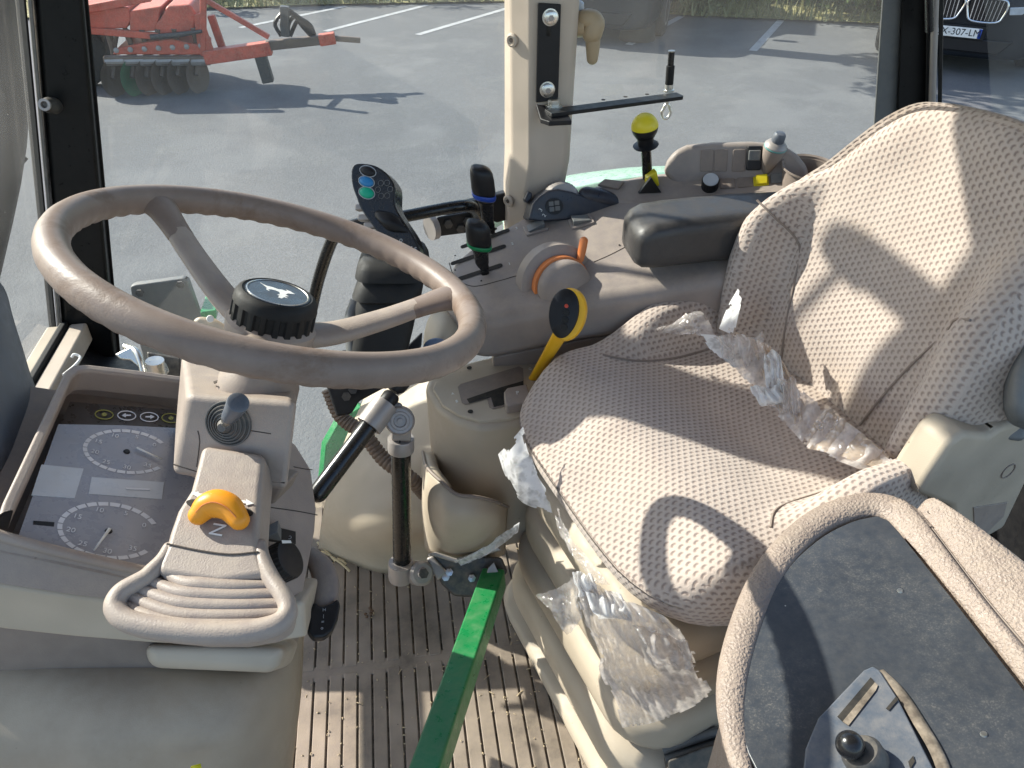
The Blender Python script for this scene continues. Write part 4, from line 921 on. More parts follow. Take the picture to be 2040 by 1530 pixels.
# levers with coloured rings
def hyd(base, knob, ringm, label, foot=True):
    B = oT(*base); K = Yp(*knob, B.y-.015); ax = (K-B).normalized(); L = (K-B).length
    t = thing('hydraulic_lever', B, label, 'lever', 'console levers')
    x, y, _ = frame(ax, EX)
    def sec(h, rx, ry, sh=0, tilt=0, e=2.8):
        out = []
        for i in range(24):
            c_, s_ = math.cos(2*math.pi*i/24), math.sin(2*math.pi*i/24); k = (abs(c_)**e+abs(s_)**e)**(-1/e)
            out.append(B+ax*(L*h-tilt*k*c_)+x*(rx*k*c_+sh)+y*(ry*k*s_))
        return out
    T = .006
    loft('shaft', [sec(-.02, .0075, .006, .004), sec(.10, .0080, .006, .004), sec(.17, .0100, .0080, .001), sec(.24, .0122, .0105), sec(.40, .0128, .0112), sec(.47, .0145, .0125, -.001, T*.5), sec(.54, .0185, .0165, -.002, T)], 'blackgloss', t)
    loft('ring', [sec(.53, .0195, .0170, -.002, T), sec(.555, .0214, .0188, -.002, T), sec(.60, .0214, .0188, -.002, T), sec(.615, .0195, .0170, -.002, T)], ringm, t)
    loft('knob', [sec(.59, .0202, .0176, -.002, T), sec(.66, .0212, .0184, -.002, T), sec(.82, .0208, .0180, -.002, T), sec(.90, .0198, .0170, -.002, T), sec(.955, .017, .0145, -.002, T), sec(.985, .012, .010, -.002, T*.7), sec(1.0, .004, .004, -.002)], 'black', t)
    return t
hyd((962, 545), (953, 440), 'greenring', 'black lever with green ring on the console front')
hyd((974, 461), (960, 330), 'blue', 'black lever with blue ring behind the green one')
# hand throttle unit
th = thing('throttle_unit', oT(1145, 425), 'black throttle unit with thumb wheel and keypad on the console', 'throttle')
bA = oT(1145, 436); bN = Vector((.05, -1, .38)).normalized()
def oB(u, v, l=0): return onp(u, v, bA, bN)+bN*l
M['navy'] = plastic('navy_black_plastic', (.026, .029, .040), .35, .08, .2)
bodyp = [(1052, 438), (1055, 430), (1062, 406), (1076, 390), (1092, 379), (1112, 376), (1140, 382), (1170, 392), (1205, 403), (1232, 408), (1238, 414), (1232, 426), (1210, 431), (1080, 442)]
prism('body', [oB(*p) for p in bodyp], -bN, .055, 'navy', th, bevel=.006, seg=3)
lathe('thumb_wheel', [(.004, -.048), (.030, -.048), (.0335, -.044), (.0335, -.012), (.030, -.008), (.004, -.008)], oB(1124, 400), bN, 'grey_cast', th, n=90, mod=lambda a, r, h: 1+(.02 if math.cos(a*40) > 0 and r > .032 else 0))
tube('end_barrel', [oB(1172, 389, -.014), oB(1205, 396, -.014), oB(1230, 406, -.014)], [.0155, .0170, .0150], 'navy', th, n=18, sub=4, rnd=True)
kx, ky, _ = frame(bN)
kpd = decal('keypad', ell(oB(1104, 411), kx, ky, .0165, .0150), bN, 'black', th, thick=.0012)
for a, b in ((-.006, .005), (.005, .006), (-.005, -.005), (.006, -.004)): prism('key', rrect(oB(1104, 411, .0024)+kx*a+ky*b, kx, ky, .0045, .0040, .001), -bN, .001, 'grey', kpd, bevel=.0003)
for s, p in (('3', (1077, 418)), ('2', (1084, 429))): text('number', s, oB(*p, .0005), kx*.6+ky*.8, ky*.6-kx*.8, .010, 'white', th)
prism('side_tab', [oB(*p, -.03) for p in ((1051, 400), (1060, 380), (1069, 386), (1068, 396), (1058, 408))], -bN, .02, 'navy', th, bevel=.004)
def rocker(u, v, label, flip):
    c = oT(u, v); t = thing('rocker_switch', c, label, 'switch', 'rocker switches on the console')
    prism('frame', rrect(c+tN*.004, tX, tY, .0215, .0145, .002), -tN, .006, 'console', t, bevel=.001)
    f = 1 if flip else -1
    a = [c+tX*p+tY*q+tN*.0045 for p, q in ((-.016, -.0095), (.016, -.0095), (.016, .0095), (-.016, .0095))]
    hexa('paddle', a, [a[0]+tN*(.002 if f > 0 else .010), a[1]+tN*(.010 if f > 0 else .002), a[2]+tN*(.010 if f > 0 else .002), a[3]+tN*(.002 if f > 0 else .010)], 'grey', t, bevel=.0015)
rocker(1068, 456, 'left rocker switch in front of the throttle unit', True)
rocker(1158, 443, 'right rocker switch in front of the throttle unit', False)
# orange dial
od = thing('draft_dial', oT(1122, 560), 'half round dial with an orange ring and orange tab', 'dial')
oc = oT(1124, 566)-EZ*.006; oax = Vector((.22, -1, .25)).normalized()
lathe('flange', [(.050, -.050), (.070, -.050), (.069, -.024), (.062, -.020), (.050, -.020)], oc, oax, 'console', od, n=56)
lathe('orange_ring', [(.030, -.020), (.0520, -.020), (.0520, -.006), (.030, -.004)], oc, oax, 'orange2', od, n=56)
lathe('dome', [(.047, -.010), (.0485, .004), (.046, .014), (.040, .020), (.020, .0225), (.001, .023)], oc, oax, 'console', od, n=48)
ta, tb_ = onp(1156, 516, oc-oax*.012, oax), onp(1163, 480, oc-oax*.012, oax)
tube('tab', [ta, ta.lerp(tb_, .5), tb_], [.0065, .0075, .0075], 'orange2', od, n=14, sub=4, flat=.8, rnd=True)
# yellow capped lever (park / range)
yl = thing('range_lever', W(1085, 715, 1.19), 'yellow lever with black button face beside the seat', 'lever')
tube('shaft', [Zp(1062, 757, .452), Zp(1062, 757, .452).lerp(W(1126, 650, 1.196), .35), Zp(1062, 757, .452).lerp(W(1126, 650, 1.196), .7), W(1126, 650, 1.196)], [.0105, .0115, .0130, .0150], 'yellow', yl, n=16, flat=.7)
yc = W(1132, 627, 1.185); yn = (CAM-yc).normalized()+Vector((-.15, 0, 0)); yn.normalize(); ya = (W(1138, 580, 1.185)-W(1122, 675, 1.185)).normalized(); ya = (ya-yn*ya.dot(yn)).normalized(); yx = ya.cross(yn)
def oval(c, n, rx, ry, prof, name, mat, parent):
    rings = [[c+yx*(rx*k*math.cos(2*math.pi*i/32))*(.92+.08*math.sin(2*math.pi*i/32))+ya*(ry*k*math.sin(2*math.pi*i/32))+n*h for i in range(32)] for k, h in prof]
    return loft(name, rings, mat, parent, sharp=45)
oval(yc, yn, .0305, .0410, [(.5, -.016), (.85, -.014), (1, -.006), (1, .002), (.93, .0075), (.6, .008)], 'head', 'yellow', yl)
hp = oval(yc-yx*.0060+ya*.001, yn, .0250, .0380, [(.98, .0), (1, .0085), (.95, .0105), (.5, .0125), (.02, .013)], 'button_face', 'black', yl)
lathe('red_button', [(.0005, 0), (.0038, 0), (.003, .0015), (.0005, .002)], yc+ya*.013-yx*.003+yn*.0115, yn, 'red_led', hp, n=12)
for k in range(3): lathe('button', [(.0005, 0), (.006, 0), (.005, .0022), (.0005, .0026)], yc+ya*(.003-.011*k)-yx*.002+yn*.0115, yn, 'rubber', hp, n=14)
# selector gate
GZt = .455
gc = thing('selector_console', Vector((.15, 1.08, 0)), 'beige gear selector housing left of the seat', 'console')
go_ = [(846, 772), (852, 752), (880, 732), (960, 712), (1060, 690), (1150, 675), (1200, 780), (1090, 832), (1010, 846), (950, 852), (905, 838), (870, 812)]
gt = [Zp(u, v, GZt) for u, v in go_]
prism('housing', gt, Vector((.0, .02, -1)), .30, 'beige', gc, bevel=.012, seg=4)
gi = [(862, 774), (868, 760), (890, 745), (960, 726), (1060, 704), (1140, 690), (1170, 775), (1085, 818), (1010, 834), (955, 838), (914, 826), (882, 806)]
plt = prism('gate_plate', [Zp(u, v, GZt+.005) for u, v in gi], -EZ, .008, 'beige_light', gc, bevel=.002)
GP = lambda u, v, l=.005: Zp(u, v, GZt+l)
decal('gate_slot', [GP(*p) for p in ((912, 772), (918, 766), (1034, 731), (1042, 735), (1046, 800), (982, 816), (975, 812), (970, 795), (927, 807), (920, 803))], EZ, 'taupe_dark', gc)
decal('gate_channel', [GP(*p, .0058) for p in ((930, 796), (1000, 772), (1042, 760), (1043, 772), (1008, 780), (1006, 806), (984, 812), (978, 792), (935, 804))], EZ, 'slot', gc)
pk = prism('park_block', [GP(*p, .022) for p in ((1004, 780), (1010, 772), (1050, 764), (1060, 800), (1010, 808), (1006, 802))], -EZ, .02, 'taupe', gc, bevel=.003)
text('park_mark', 'P', GP(1031, 783, .0225), tX, tY, .010, 'white', pk)
for p in ((935, 733), (937, 820)): lathe('screw_hole', [(.0005, 0), (.0045, 0), (.0045, .001), (.0005, .001)], GP(*p, .0056), EZ, 'slot', gc, n=12)
for s, p in (('A', (902, 785)), ('B', (910, 800)), ('C', (1056, 735))): text('gate_mark', s, GP(*p), tX, tY, .008, 'white', gc)
# lower moulding under the selector and the curved side panel
rows = [[W(u, v, d) for u, v, d in ((842, 900, 1.40), (850, 930, 1.30), (880, 960, 1.255), (910, 985, 1.245), (950, 990, 1.25), (990, 1000, 1.28), (1012, 1010, 1.34))],
        [W(u, v, d) for u, v, d in ((838, 960, 1.40), (846, 985, 1.30), (875, 1010, 1.25), (905, 1025, 1.24), (950, 1030, 1.245), (990, 1035, 1.28), (1010, 1040, 1.34))],
        [W(u, v, d) for u, v, d in ((838, 1020, 1.43), (848, 1040, 1.34), (875, 1060, 1.29), (905, 1070, 1.28), (950, 1072, 1.285), (985, 1070, 1.32), (1008, 1065, 1.37))],
        [W(u, v, d) for u, v, d in ((845, 1090, 1.47), (858, 1105, 1.41), (880, 1115, 1.385), (910, 1122, 1.38), (950, 1122, 1.385), (980, 1115, 1.40), (1005, 1105, 1.43))]]
surf('lower_moulding', rows, 'beige', gc, sub=5, solid=.02)
tube('moulding_lip', [p for p in rows[0]], .003, 'taupe_dark', gc, n=8)
sp_ = [[W(u, v, d) for u, v, d in ((742, 742, 1.66), (790, 715, 1.62), (850, 690, 1.56), (920, 680, 1.50))],
       [W(u, v, d) for u, v, d in ((722, 800, 1.62), (775, 790, 1.57), (830, 790, 1.50), (890, 800, 1.45))],
       [W(u, v, d) for u, v, d in ((690, 870, 1.58), (750, 870, 1.51), (810, 875, 1.46), (870, 880, 1.42))],
       [W(u, v, d) for u, v, d in ((660, 950, 1.54), (720, 960, 1.46), (790, 965, 1.42), (860, 960, 1.40))],
       [W(u, v, d) for u, v, d in ((642, 1030, 1.52), (700, 1050, 1.45), (770, 1060, 1.42), (860, 1050, 1.42))],
       [Zp(u, v, -.005) for u, v in ((634, 1095), (695, 1122), (770, 1145), (865, 1135))]]
spn = surf('wheel_arch_cover', sp_, 'beige_light', None, sub=6, solid=.015); tag(spn, 'light beige curved wheel arch cover rising from the floor mat', 'cover')
# pale cup with a blue lens behind the wheel rim
cu = thing('indicator_pod', W(880, 690, 1.36), 'pale beige pod with a blue oval lens behind the wheel rim', 'pod')
rows = [[W(u, v, d) for u, v, d in ((842, 720, 1.36), (846, 660, 1.36), (862, 622, 1.37), (895, 612, 1.40))], [W(u, v, d) for u, v, d in ((880, 722, 1.33), (882, 665, 1.33), (890, 632, 1.35), (905, 622, 1.40))], [W(u, v, d) for u, v, d in ((925, 720, 1.36), (925, 660, 1.36), (922, 640, 1.37), (915, 630, 1.40))]]
surf('shell', rows, 'beige_light', cu, sub=5, solid=.01)
lc_ = W(868, 692, 1.315); M['lens'] = plastic('blue_lens', (.12, .17, .26), .3, .2, 0)
lz = lathe('lens', [(.0005, .0), (.021, .0), (.021, .003), (.018, .005), (.0005, .005)], lc_, Vector((-.1, -.7, .7)), 'lens', cu, n=28, sy=.75)
text('lens_print', 'AIR', lc_+Vector((-.1, -.7, .7)).normalized()*.0055, EX, EY+EZ, .009, 'greyprint', lz)
# ------------------------------------------------------------------ rear console: yellow knob lever, switch panel, cup holder
rp = thing('rear_console', Vector((.55, 1.3, .6)), 'taupe rear switch console with a raised back beside the seat', 'console')
qA, qN = plane3(Zp(1250, 395, .685), Zp(1560, 375, .715), Zp(1330, 345, .72))
def oQ(u, v, l=0): return onp(u, v, qA, qN)+qN*l
prism('deck', [oQ(*p) for p in ((1175, 378), (1215, 360), (1300, 348), (1330, 345), (1600, 345), (1640, 420), (1400, 420), (1310, 414), (1235, 402))], -EZ, .06, 'console', rp, bevel=.008, seg=3)
bkA, bkN = plane3(oQ(1340, 362), oQ(1580, 352), oQ(1340, 362)+Vector((.0, .03, .10)))
bkN = bkN if bkN.dot(CAM-bkA) > 0 else -bkN
def oK(u, v, l=0): return onp(u, v, bkA, bkN)+bkN*l
back = [(1322, 345), (1330, 322), (1345, 302), (1370, 290), (1420, 285), (1500, 283), (1560, 287), (1590, 308), (1612, 335), (1612, 372), (1345, 372)]
prism('raised_back', [oK(*p) for p in back], -bkN, .035, 'console', rp, bevel=.010, seg=4)
bkx = (oK(1500, 330)-oK(1400, 332)).normalized(); bky = bkN.cross(bkx); bky = bky if bky.z > 0 else -bky
for u in (1408, 1436, 1472): prism('blank_switch', rrect(oK(u, 320, .002), bkx, bky, .0115, .0195, .003), -bkN, .004, 'taupe_dark', rp, bevel=.001)
bs_ = prism('black_switch', rrect(oK(1502, 315, .006), bkx, bky, .0130, .0210, .003), -bkN, .008, 'black', rp, bevel=.002)
prism('switch_paddle', rrect(oK(1502, 309, .010), bkx, bky, .0105, .0090, .002), -bkN, .006, 'grey', bs_, bevel=.002)
sk = W(1530, 300, 1.45)
so2 = thing('power_socket_plug', oK(1530, 330), 'silver and teal plug standing in a tapered socket', 'plug'); kd = Vector((.05, -.25, 1)).normalized(); k0 = oK(1530, 330)-EZ*.0
k0 = k0+kd*.006
lathe('socket', [(.008, -.02), (.014, .0), (.020, .028), (.019, .030), (.010, .031)], k0, kd, 'taupe_dark', so2, n=28)
M['teal'] = plastic('teal_plastic', (.10, .30, .28), .35, .1, 0)
lathe('collar', [(.014, .028), (.0195, .031), (.0200, .036), (.016, .041), (.010, .044)], k0, kd, 'grey_cast', so2, n=28)
lathe('teal_band', [(.0198, .0315), (.0206, .033), (.0198, .0345), (.017, .034)], k0, kd, 'teal', so2, n=28)
lathe('plug_cap', [(.010, .040), (.0115, .046), (.0108, .056), (.008, .060), (.001, .061)], k0, kd, 'bluegrey', so2, n=24)
qx = (oQ(1550, 370)-oQ(1420, 376)).normalized(); qy = qN.cross(qx)
kn2 = lathe('round_knob', [(.0155, 0), (.0158, .018), (.0145, .0205), (.001, .0205)], oQ(1414, 371), qN, 'black', rp, n=72, mod=lambda a, r, h: 1-(.05 if math.cos(a*18) > 0 and 0 < h < .019 and r > .015 else 0), sharp=30)
lathe('knob_top', [(.0005, .0205), (.0140, .0205), (.0135, .0215), (.0005, .0215)], oQ(1414, 371), qN, 'greyprint', kn2, n=28)
for k, u in enumerate((1449, 1484, 1516, 1546)):
    c = oQ(u, 366-k*2.2); prism('deck_switch', rrect(c+qN*.002, qx, qy, .0135, .0105, .002), -qN, .004, 'taupe_dark' if k != 2 else 'yellow2', rp, bevel=.0008)
    if k >= 2: hexa('deck_paddle', [c+qx*a+qy*b+qN*.002 for a, b in ((-.010, -.008), (.010, -.008), (.010, .008), (-.010, .008))], [c+qx*a+qy*b+qN*z for a, b, z in ((-.010, -.008, .004), (.010, -.008, .006), (.010, .008, .012), (-.010, .008, .010))], 'yellow2' if k == 2 else 'grey', rp, bevel=.001)
chc = oQ(1606, 362); ch = thing('cup_holder', chc, 'dark brown cup holder half hidden behind the seat back', 'cup holder')
lathe('cup', [(.040, -.05), (.046, .028), (.050, .030), (.050, .026), (.044, .024), (.038, -.045), (.001, -.046)], chc, Vector((0, -.1, 1)), 'taupe_dark', ch, n=36)
# grooves on the deck front
tube('deck_lip', [oQ(u, v, .002) for u, v in ((1410, 398), (1440, 390), (1500, 386), (1580, 382))], .005, 'taupe', rp, n=8)
tube('deck_lip', [oQ(u, v, .0) for u, v in ((1405, 408), (1440, 400), (1500, 396), (1580, 392))], .004, 'taupe', rp, n=8)
# rear rocker plate + yellow flag switch + PTO lever
prism('blank_plate', [oQ(*p, .008) for p in ((1190, 372), (1205, 360), (1245, 365), (1232, 380))], -qN, .008, 'taupe_dark', rp, bevel=.003)
fs_ = thing('flag_switch', oQ(1293, 372), 'yellow and black rocker flag at the foot of the yellow knob lever', 'switch')
f0 = oQ(1293, 376); prism('black_cheek', [f0+qx*a+EZ*b-EY*.012 for a, b in ((-.022, -.004), (.020, -.004), (-.002, .026))], EY, .008, 'black', fs_, bevel=.001)
prism('yellow_paddle', [f0+qx*a+EZ*b-EY*.003 for a, b in ((-.004, 0), (.018, .006), (.010, .034), (-.006, .022))], EY, .018, 'yellow2', fs_, bevel=.002)
pt = thing('pto_lever', oQ(1287, 352), 'tall black lever with a round yellow knob', 'lever')
P0 = oQ(1290, 352); P1 = Yp(1283, 226, P0.y-.01); pax = (P1-P0).normalized(); PL_ = (P1-P0).length
lathe('shaft', [(.0095, -.02), (.0092, PL_*.5), (.010, PL_*.52)], P0, pax, 'blacktube', pt, n=18)
lathe('collar', [(.010, PL_*.49), (.0225, PL_*.50), (.0235, PL_*.515), (.014, PL_*.53), (.0150, PL_*.62), (.0180, PL_*.66)], P0, pax, 'black', pt, n=28)
kr = .0240; kh0 = PL_-kr*1.05
kk = lathe('knob', [(kr*math.cos(a), kh0+kr*math.sin(a)) for a in [R(x) for x in (-55, -40, -25, -8, 0)]], P0, pax, 'black', pt, n=28)
lathe('knob_cap', [(kr*1.01*math.cos(a), kh0+kr*1.03*math.sin(a)) for a in [R(x) for x in (0, 8, 20, 35, 50, 65, 80, 89)]], P0, pax, 'yellow2', pt, n=28)
# ================================================================== BRACKET ON THE MIDDLE PILLAR
br = thing('accessory_bracket', Yp(1095, 210, 1.36), 'black steel angle bracket bolted to the beige pillar with a flat arm', 'bracket')
yb = 1.360
prism('upright_plate', [Yp(*p, yb) for p in ((1072, 6), (1118, 9), (1112, 200), (1068, 205))], EY, .006, 'black', br, bevel=.0012)
zf = Yp(1090, 207, yb).z
ft = [Yp(1068, 205, yb), Yp(1112, 201, yb)]
ft2 = [Zp(1086, 232, zf-.004), Zp(1132, 229, zf-.004)]
prism('foot', [ft[0]-EZ*.002, Vector((ft[0].x, 1.318, zf-.012)), Vector((ft[0].x+.012, 1.300, zf-.012)), Vector((ft[1].x+.012, 1.300, zf-.012)), ft[1]-EZ*.002+Vector((.012, 0, -.010))], Vector((0, 0, -1)), .008, 'black', br, bevel=.0015)
for u, v in ((1096, 34), (1090, 178)):
    b = lathe('bolt', [(.001, 0), (.0135, 0), (.0135, .002), (.0115, .0022), (.0115, .008), (.009, .0095), (.001, .0095)], Yp(u, v, yb), -EY, 'steel', br, n=24)
    lathe('bolt_socket', [(.0004, .0096), (.005, .0096), (.0045, .0100), (.0004, .0100)], Yp(u, v, yb), -EY, 'grey_cast', b, n=6)
prism('plate_slot', [p for p in rrect(Yp(1093, 60, yb)-EY*.0006, EX, EZ, .0038, .0095, .003)], EY, .0005, 'slot', br, bevel=0)
za = zf-.004; A0, A1 = Zp(1092, 222, za), Zp(1352, 188, za)
ad = (A1-A0).normalized(); an = EZ.cross(ad)
arm = [A0+an*.014, A0-an*.014, A1-an*.014, A1-an*.010+ad*.004, A1+an*.014+ad*.004]
prism('arm', arm, -EZ, .0065, 'black', br, bevel=.001)
for u, v in ((1202, 199), (1246, 193), (1289, 188)): lathe('arm_hole', [(.0003, 0), (.0038, 0), (.0038, .0006), (.0003, .0006)], Zp(u, v, za), EZ, 'slot', br, n=14)
hx = Zp(1103, 212, za); lathe('pivot_bolt', [(.001, 0), (.014, 0), (.014, .0025), (.0105, .003), (.0105, .012), (.008, .0135), (.001, .0135)], hx, EZ, 'steel', br, n=6, sharp=20)
lathe('pivot_washer', [(.001, -.0), (.0155, 0), (.0155, .0022), (.001, .0022)], hx, EZ, 'steel', br, n=28)
rb0 = Zp(1332, 182, za); rb1 = Yp(1338, 103, rb0.y)
rod = tube('threaded_rod', [rb0, rb0.lerp(rb1, .5), rb1], .0058, 'blacktube', br, n=12, sub=2)
lathe('rod_cap', [(.0058, 0), (.0062, .002), (.001, .003)], rb1, (rb1-rb0), 'steel', br, n=12)
lathe('rod_nut', [(.002, 0), (.010, 0), (.010, .003), (.0075, .0035), (.0075, .013), (.002, .013)], rb0, rb1-rb0, 'steel', br, n=14)
lathe('rod_sleeve', [(.0072, .012), (.0076, .013), (.0076, .045), (.006, .046)], rb0, rb1-rb0, 'rubber', br, n=14)
ey0 = rb0-EZ*.0065; y2 = ey0-EZ*.030
eyep = [y2+EX*(.0085*math.sin(a))*(1 if math.cos(a) < .3 else .75)+EZ*(.0135*math.cos(a)) for a in [2*math.pi*i/16 for i in range(16)]]
eb = tube('eye_bolt', eyep, .0028, 'steel', br, n=8, sub=3, closed=True)
tube('eye_shank', [ey0, y2+EZ*.013], .0032, 'steel', eb, n=8, sub=1)
# window latch handle
lh = thing('window_latch', Yp(1150, 60, 1.42), 'tan plastic window latch handle right of the beige pillar', 'latch')
M['tan'] = plastic('tan_plastic', (.40, .30, .185), .45, .15, .15)
yl_ = 1.405
tube('stub', [Yp(1118, 50, 1.43), Yp(1140, 54, yl_), Yp(1168, 52, yl_-.012)], [.016, .0165, .0175], 'tan', lh, n=16, sub=4)
tube('elbow', [Yp(1150, 40, yl_), Yp(1172, 38, yl_-.014), Yp(1184, 46, yl_-.018), Yp(1180, 66, yl_-.02)], [.013, .0165, .0180, .0175], 'tan', lh, n=18, sub=4, rnd=True)
tube('grip', [Yp(1181, 60, yl_-.02), Yp(1181, 90, yl_-.02), Yp(1180, 117, yl_-.02)], [.0135, .0125, .0100], 'tan', lh, n=16, sub=4, rnd=True)
lathe('pivot_pin', [(.001, 0), (.009, 0), (.0115, .006), (.010, .014), (.004, .018), (.001, .018)], Yp(1150, 22, yl_+.01), Vector((0, -.3, 1)), 'headlamp', lh, n=18)
lathe('pivot_washer', [(.004, -.002), (.020, -.002), (.020, .001), (.012, .005), (.004, .005)], Yp(1152, 27, yl_+.008), Vector((.2, -.3, 1)), 'steel', lh, n=24)

# ================================================================== BLACK GRAB RAIL
gr2 = thing('grab_rail', Yp(640, 600, 1.36), 'bent black tubular rail behind the joystick', 'rail')
tube('tube', [Yp(560, 830, 1.38), Yp(610, 660, 1.38), Yp(634, 560, 1.38), Yp(657, 490, 1.37), Yp(675, 463, 1.36), Yp(710, 447, 1.355), Yp(800, 432, 1.35), Yp(900, 413, 1.35), Yp(935, 411, 1.36), Yp(948, 422, 1.38), Yp(950, 442, 1.40)], .0115, 'blacktube', gr2, n=14, sub=5)
mp = thing('rail_mount', Yp(905, 455, 1.41), 'black bolted plate holding the end of the black rail', 'bracket')
prism('plate', [Yp(*p, 1.40) for p in ((868, 440), (872, 434), (965, 418), (968, 455), (950, 462), (874, 472), (868, 466))], EY, .008, 'black', mp, bevel=.003)
lathe('spring_washer', [(.006, 0), (.024, 0), (.024, .012), (.006, .012)], Yp(866, 452, 1.405), Vector((-.6, -.3, 0)), 'grey_cast', mp, n=20)
for u, v in ((893, 445), (932, 440), (918, 455)): lathe('bolt', [(.001, 0), (.009, 0), (.009, .006), (.001, .007)], Yp(u, v, 1.40), -EY, 'dark_metal', mp, n=6)
sill2 = prism('window_sill', [Yp(*p, 1.43) for p in ((800, 438), (880, 415), (955, 398), (1008, 384), (1008, 440), (990, 445), (955, 430), (880, 430))], EY, .02, 'black', None, bevel=.004); tag(sill2, 'black lower window frame meeting the beige pillar', 'window frame')

# ================================================================== JOYSTICK
jc = W(760, 450, 1.165)
js = thing('joystick', W(760, 720, 1.20), 'black loader joystick with blue and green thumb buttons', 'joystick')
jA, jN = plane3(W(735, 350, 1.155), W(810, 500, 1.185), W(780, 380, 1.175))
jN = ((CAM-jc).normalized()+Vector((-.35, 0, .25))).normalized(); jA = jc
def oJ(u, v, l=0): return onp(u, v, jA, jN)+jN*l
jz = [(290, 1010), (300, 965), (335, 948), (420, 958), (490, 1000), (535, 1060), (545, 1110), (545, 1190), (580, 1260), (640, 1350), (685, 1440), (705, 1520), (690, 1545), (560, 1510), (480, 1400), (400, 1290), (345, 1210), (322, 1150), (297, 1080)]
jp = [(600+x/2.914, y/2.914) for x, y in jz]
jp3 = [v for v in cr([oJ(*p) for p in jp], 3, True)]
prism('handle', jp3, -jN, .040, 'blackgloss', js, bevel=.010, seg=4)
jx, jy, _ = frame(jN, rt)
def jb(x, y, rx, ry, mat, name, rot=.35):
    c = oJ(600+x/2.914, y/2.914); a = jx*math.cos(rot)-jy*math.sin(rot); b = jx*math.sin(rot)+jy*math.cos(rot)
    ring = [v for v in ell(c, a, b, rx, ry, 24)]
    bt = loft(name, [[p-jN*.002 for p in ring], [p+jN*.002 for p in ring], [c+(p-c)*.86+jN*.0035 for p in ring], [c+(p-c)*.3+jN*.0042 for p in ring]], mat, js, sharp=50)
    tube('button_ring', [c+(p-c)*1.12+jN*.0006 for p in ring], .0007, 'greyprint', bt, n=5, sub=1, closed=True); return bt
jb(388, 995, .0118, .0070, 'black', 'upper_button'); jb(380, 1055, .0115, .0072, 'bluebtn', 'blue_button'); jb(382, 1120, .0115, .0078, 'greenbtn', 'green_button')
for k in range(6):
    a = k*1.05; c = oJ(600+482/2.914, 1100/2.914)+jx*math.cos(a)*.0095+jy*math.sin(a)*.011
    tube('dial_ring', [c+jx*(math.cos(b)*.0042)+jy*(math.sin(b)*.0042)+jN*.0008 for b in [2*math.pi*i/14 for i in range(14)]], .0004, 'grey', js, n=5, sub=1, closed=True)
# thumb recess: raised front lip
surf('thumb_rest', [[oJ(600+x/2.914, y/2.914, l) for x, y, l in ((425, 1240, .001), (450, 1225, .004), (520, 1235, .004), (565, 1260, .001))], [oJ(600+x/2.914, y/2.914, l) for x, y, l in ((440, 1270, .004), (480, 1290, .009), (540, 1295, .009), (600, 1310, .004))], [oJ(600+x/2.914, y/2.914, l) for x, y, l in ((470, 1310, .001), (510, 1340, .003), (570, 1350, .003), (620, 1350, .001))]], 'black', js, sub=4, solid=.006)
tube('handle_seam', [oJ(600+x/2.914, y/2.914, .0004) for x, y in ((430, 1250), (470, 1285), (540, 1305), (600, 1310))], .0006, 'grey', js, n=5)
text('lock_mark', 'o', oJ(799, 478), jx, jy, .010, 'greyprint', js); text('cross_mark', 'X', oJ(816, 498), jx, jy, .014, 'greyprint', js); text('side_mark', 'S', oJ(828, 497), jx, jy, .009, 'greyprint', js)
for x, y in ((335, 1195), (350, 1255), (385, 1300), (395, 1345)):
    c = oJ(600+x/2.914, y/2.914, -.015); box('side_paddle', c, (.020, .010, .014), 'grey_cast', js, ax=(jx, jy, jN), bevel=.003)
rg_ = []
for v, u0, u1, dd in ((500, 728, 845, 1.18), (515, 716, 852, 1.18), (536, 712, 854, 1.185), (540, 724, 842, 1.19), (552, 716, 846, 1.19), (575, 706, 842, 1.195), (582, 716, 832, 1.20), (600, 712, 834, 1.20), (640, 712, 826, 1.205), (690, 704, 814, 1.21), (730, 700, 800, 1.22)):
    c = W((u0+u1)/2, v, dd); h = (u1-u0)/2*dd/FPX; rg_.append(rrect(c, rt, Vector((rt.y*-1, rt.x, 0)), h, h*.85, h*.45, 4))
loft('boot', rg_, 'rubber', js, sharp=60)
tube('boot_pipe', [W(712, 600, 1.24), W(700, 640, 1.24), W(704, 700, 1.24)], .012, 'grey', js, n=10)
jstand = thing('joystick_stand', W(690, 800, 1.30), 'dark green and black metal stand under the joystick', 'bracket')
prism('stand_plate', [W(u, v, 1.30) for u, v in ((650, 768), (700, 720), (800, 700), (842, 660), (840, 690), (790, 760), (715, 800), (700, 825), (670, 830))], ray(740, 750), .02, 'black', jstand, bevel=.004)
for u, v in ((690, 790), (703, 776), (688, 706)): lathe('bolt', [(.001, 0), (.008, 0), (.008, .006), (.001, .007)], W(u, v, 1.295), CAM-W(u, v, 1.3), 'dark_metal', jstand, n=6)
hs = thing('corrugated_hose', W(760, 900, 1.38), 'brown corrugated cable hose behind the black arm', 'hose')
hp_ = cr([W(655, 775, 1.36), W(680, 830, 1.37), W(725, 865, 1.37), W(765, 915, 1.37), W(820, 955, 1.36), W(848, 985, 1.38)], 22)
tube('hose', hp_, [.0135*(1+.09*math.sin(i*2.1)) for i in range(len(hp_))], 'rust', hs, n=12, sub=1)

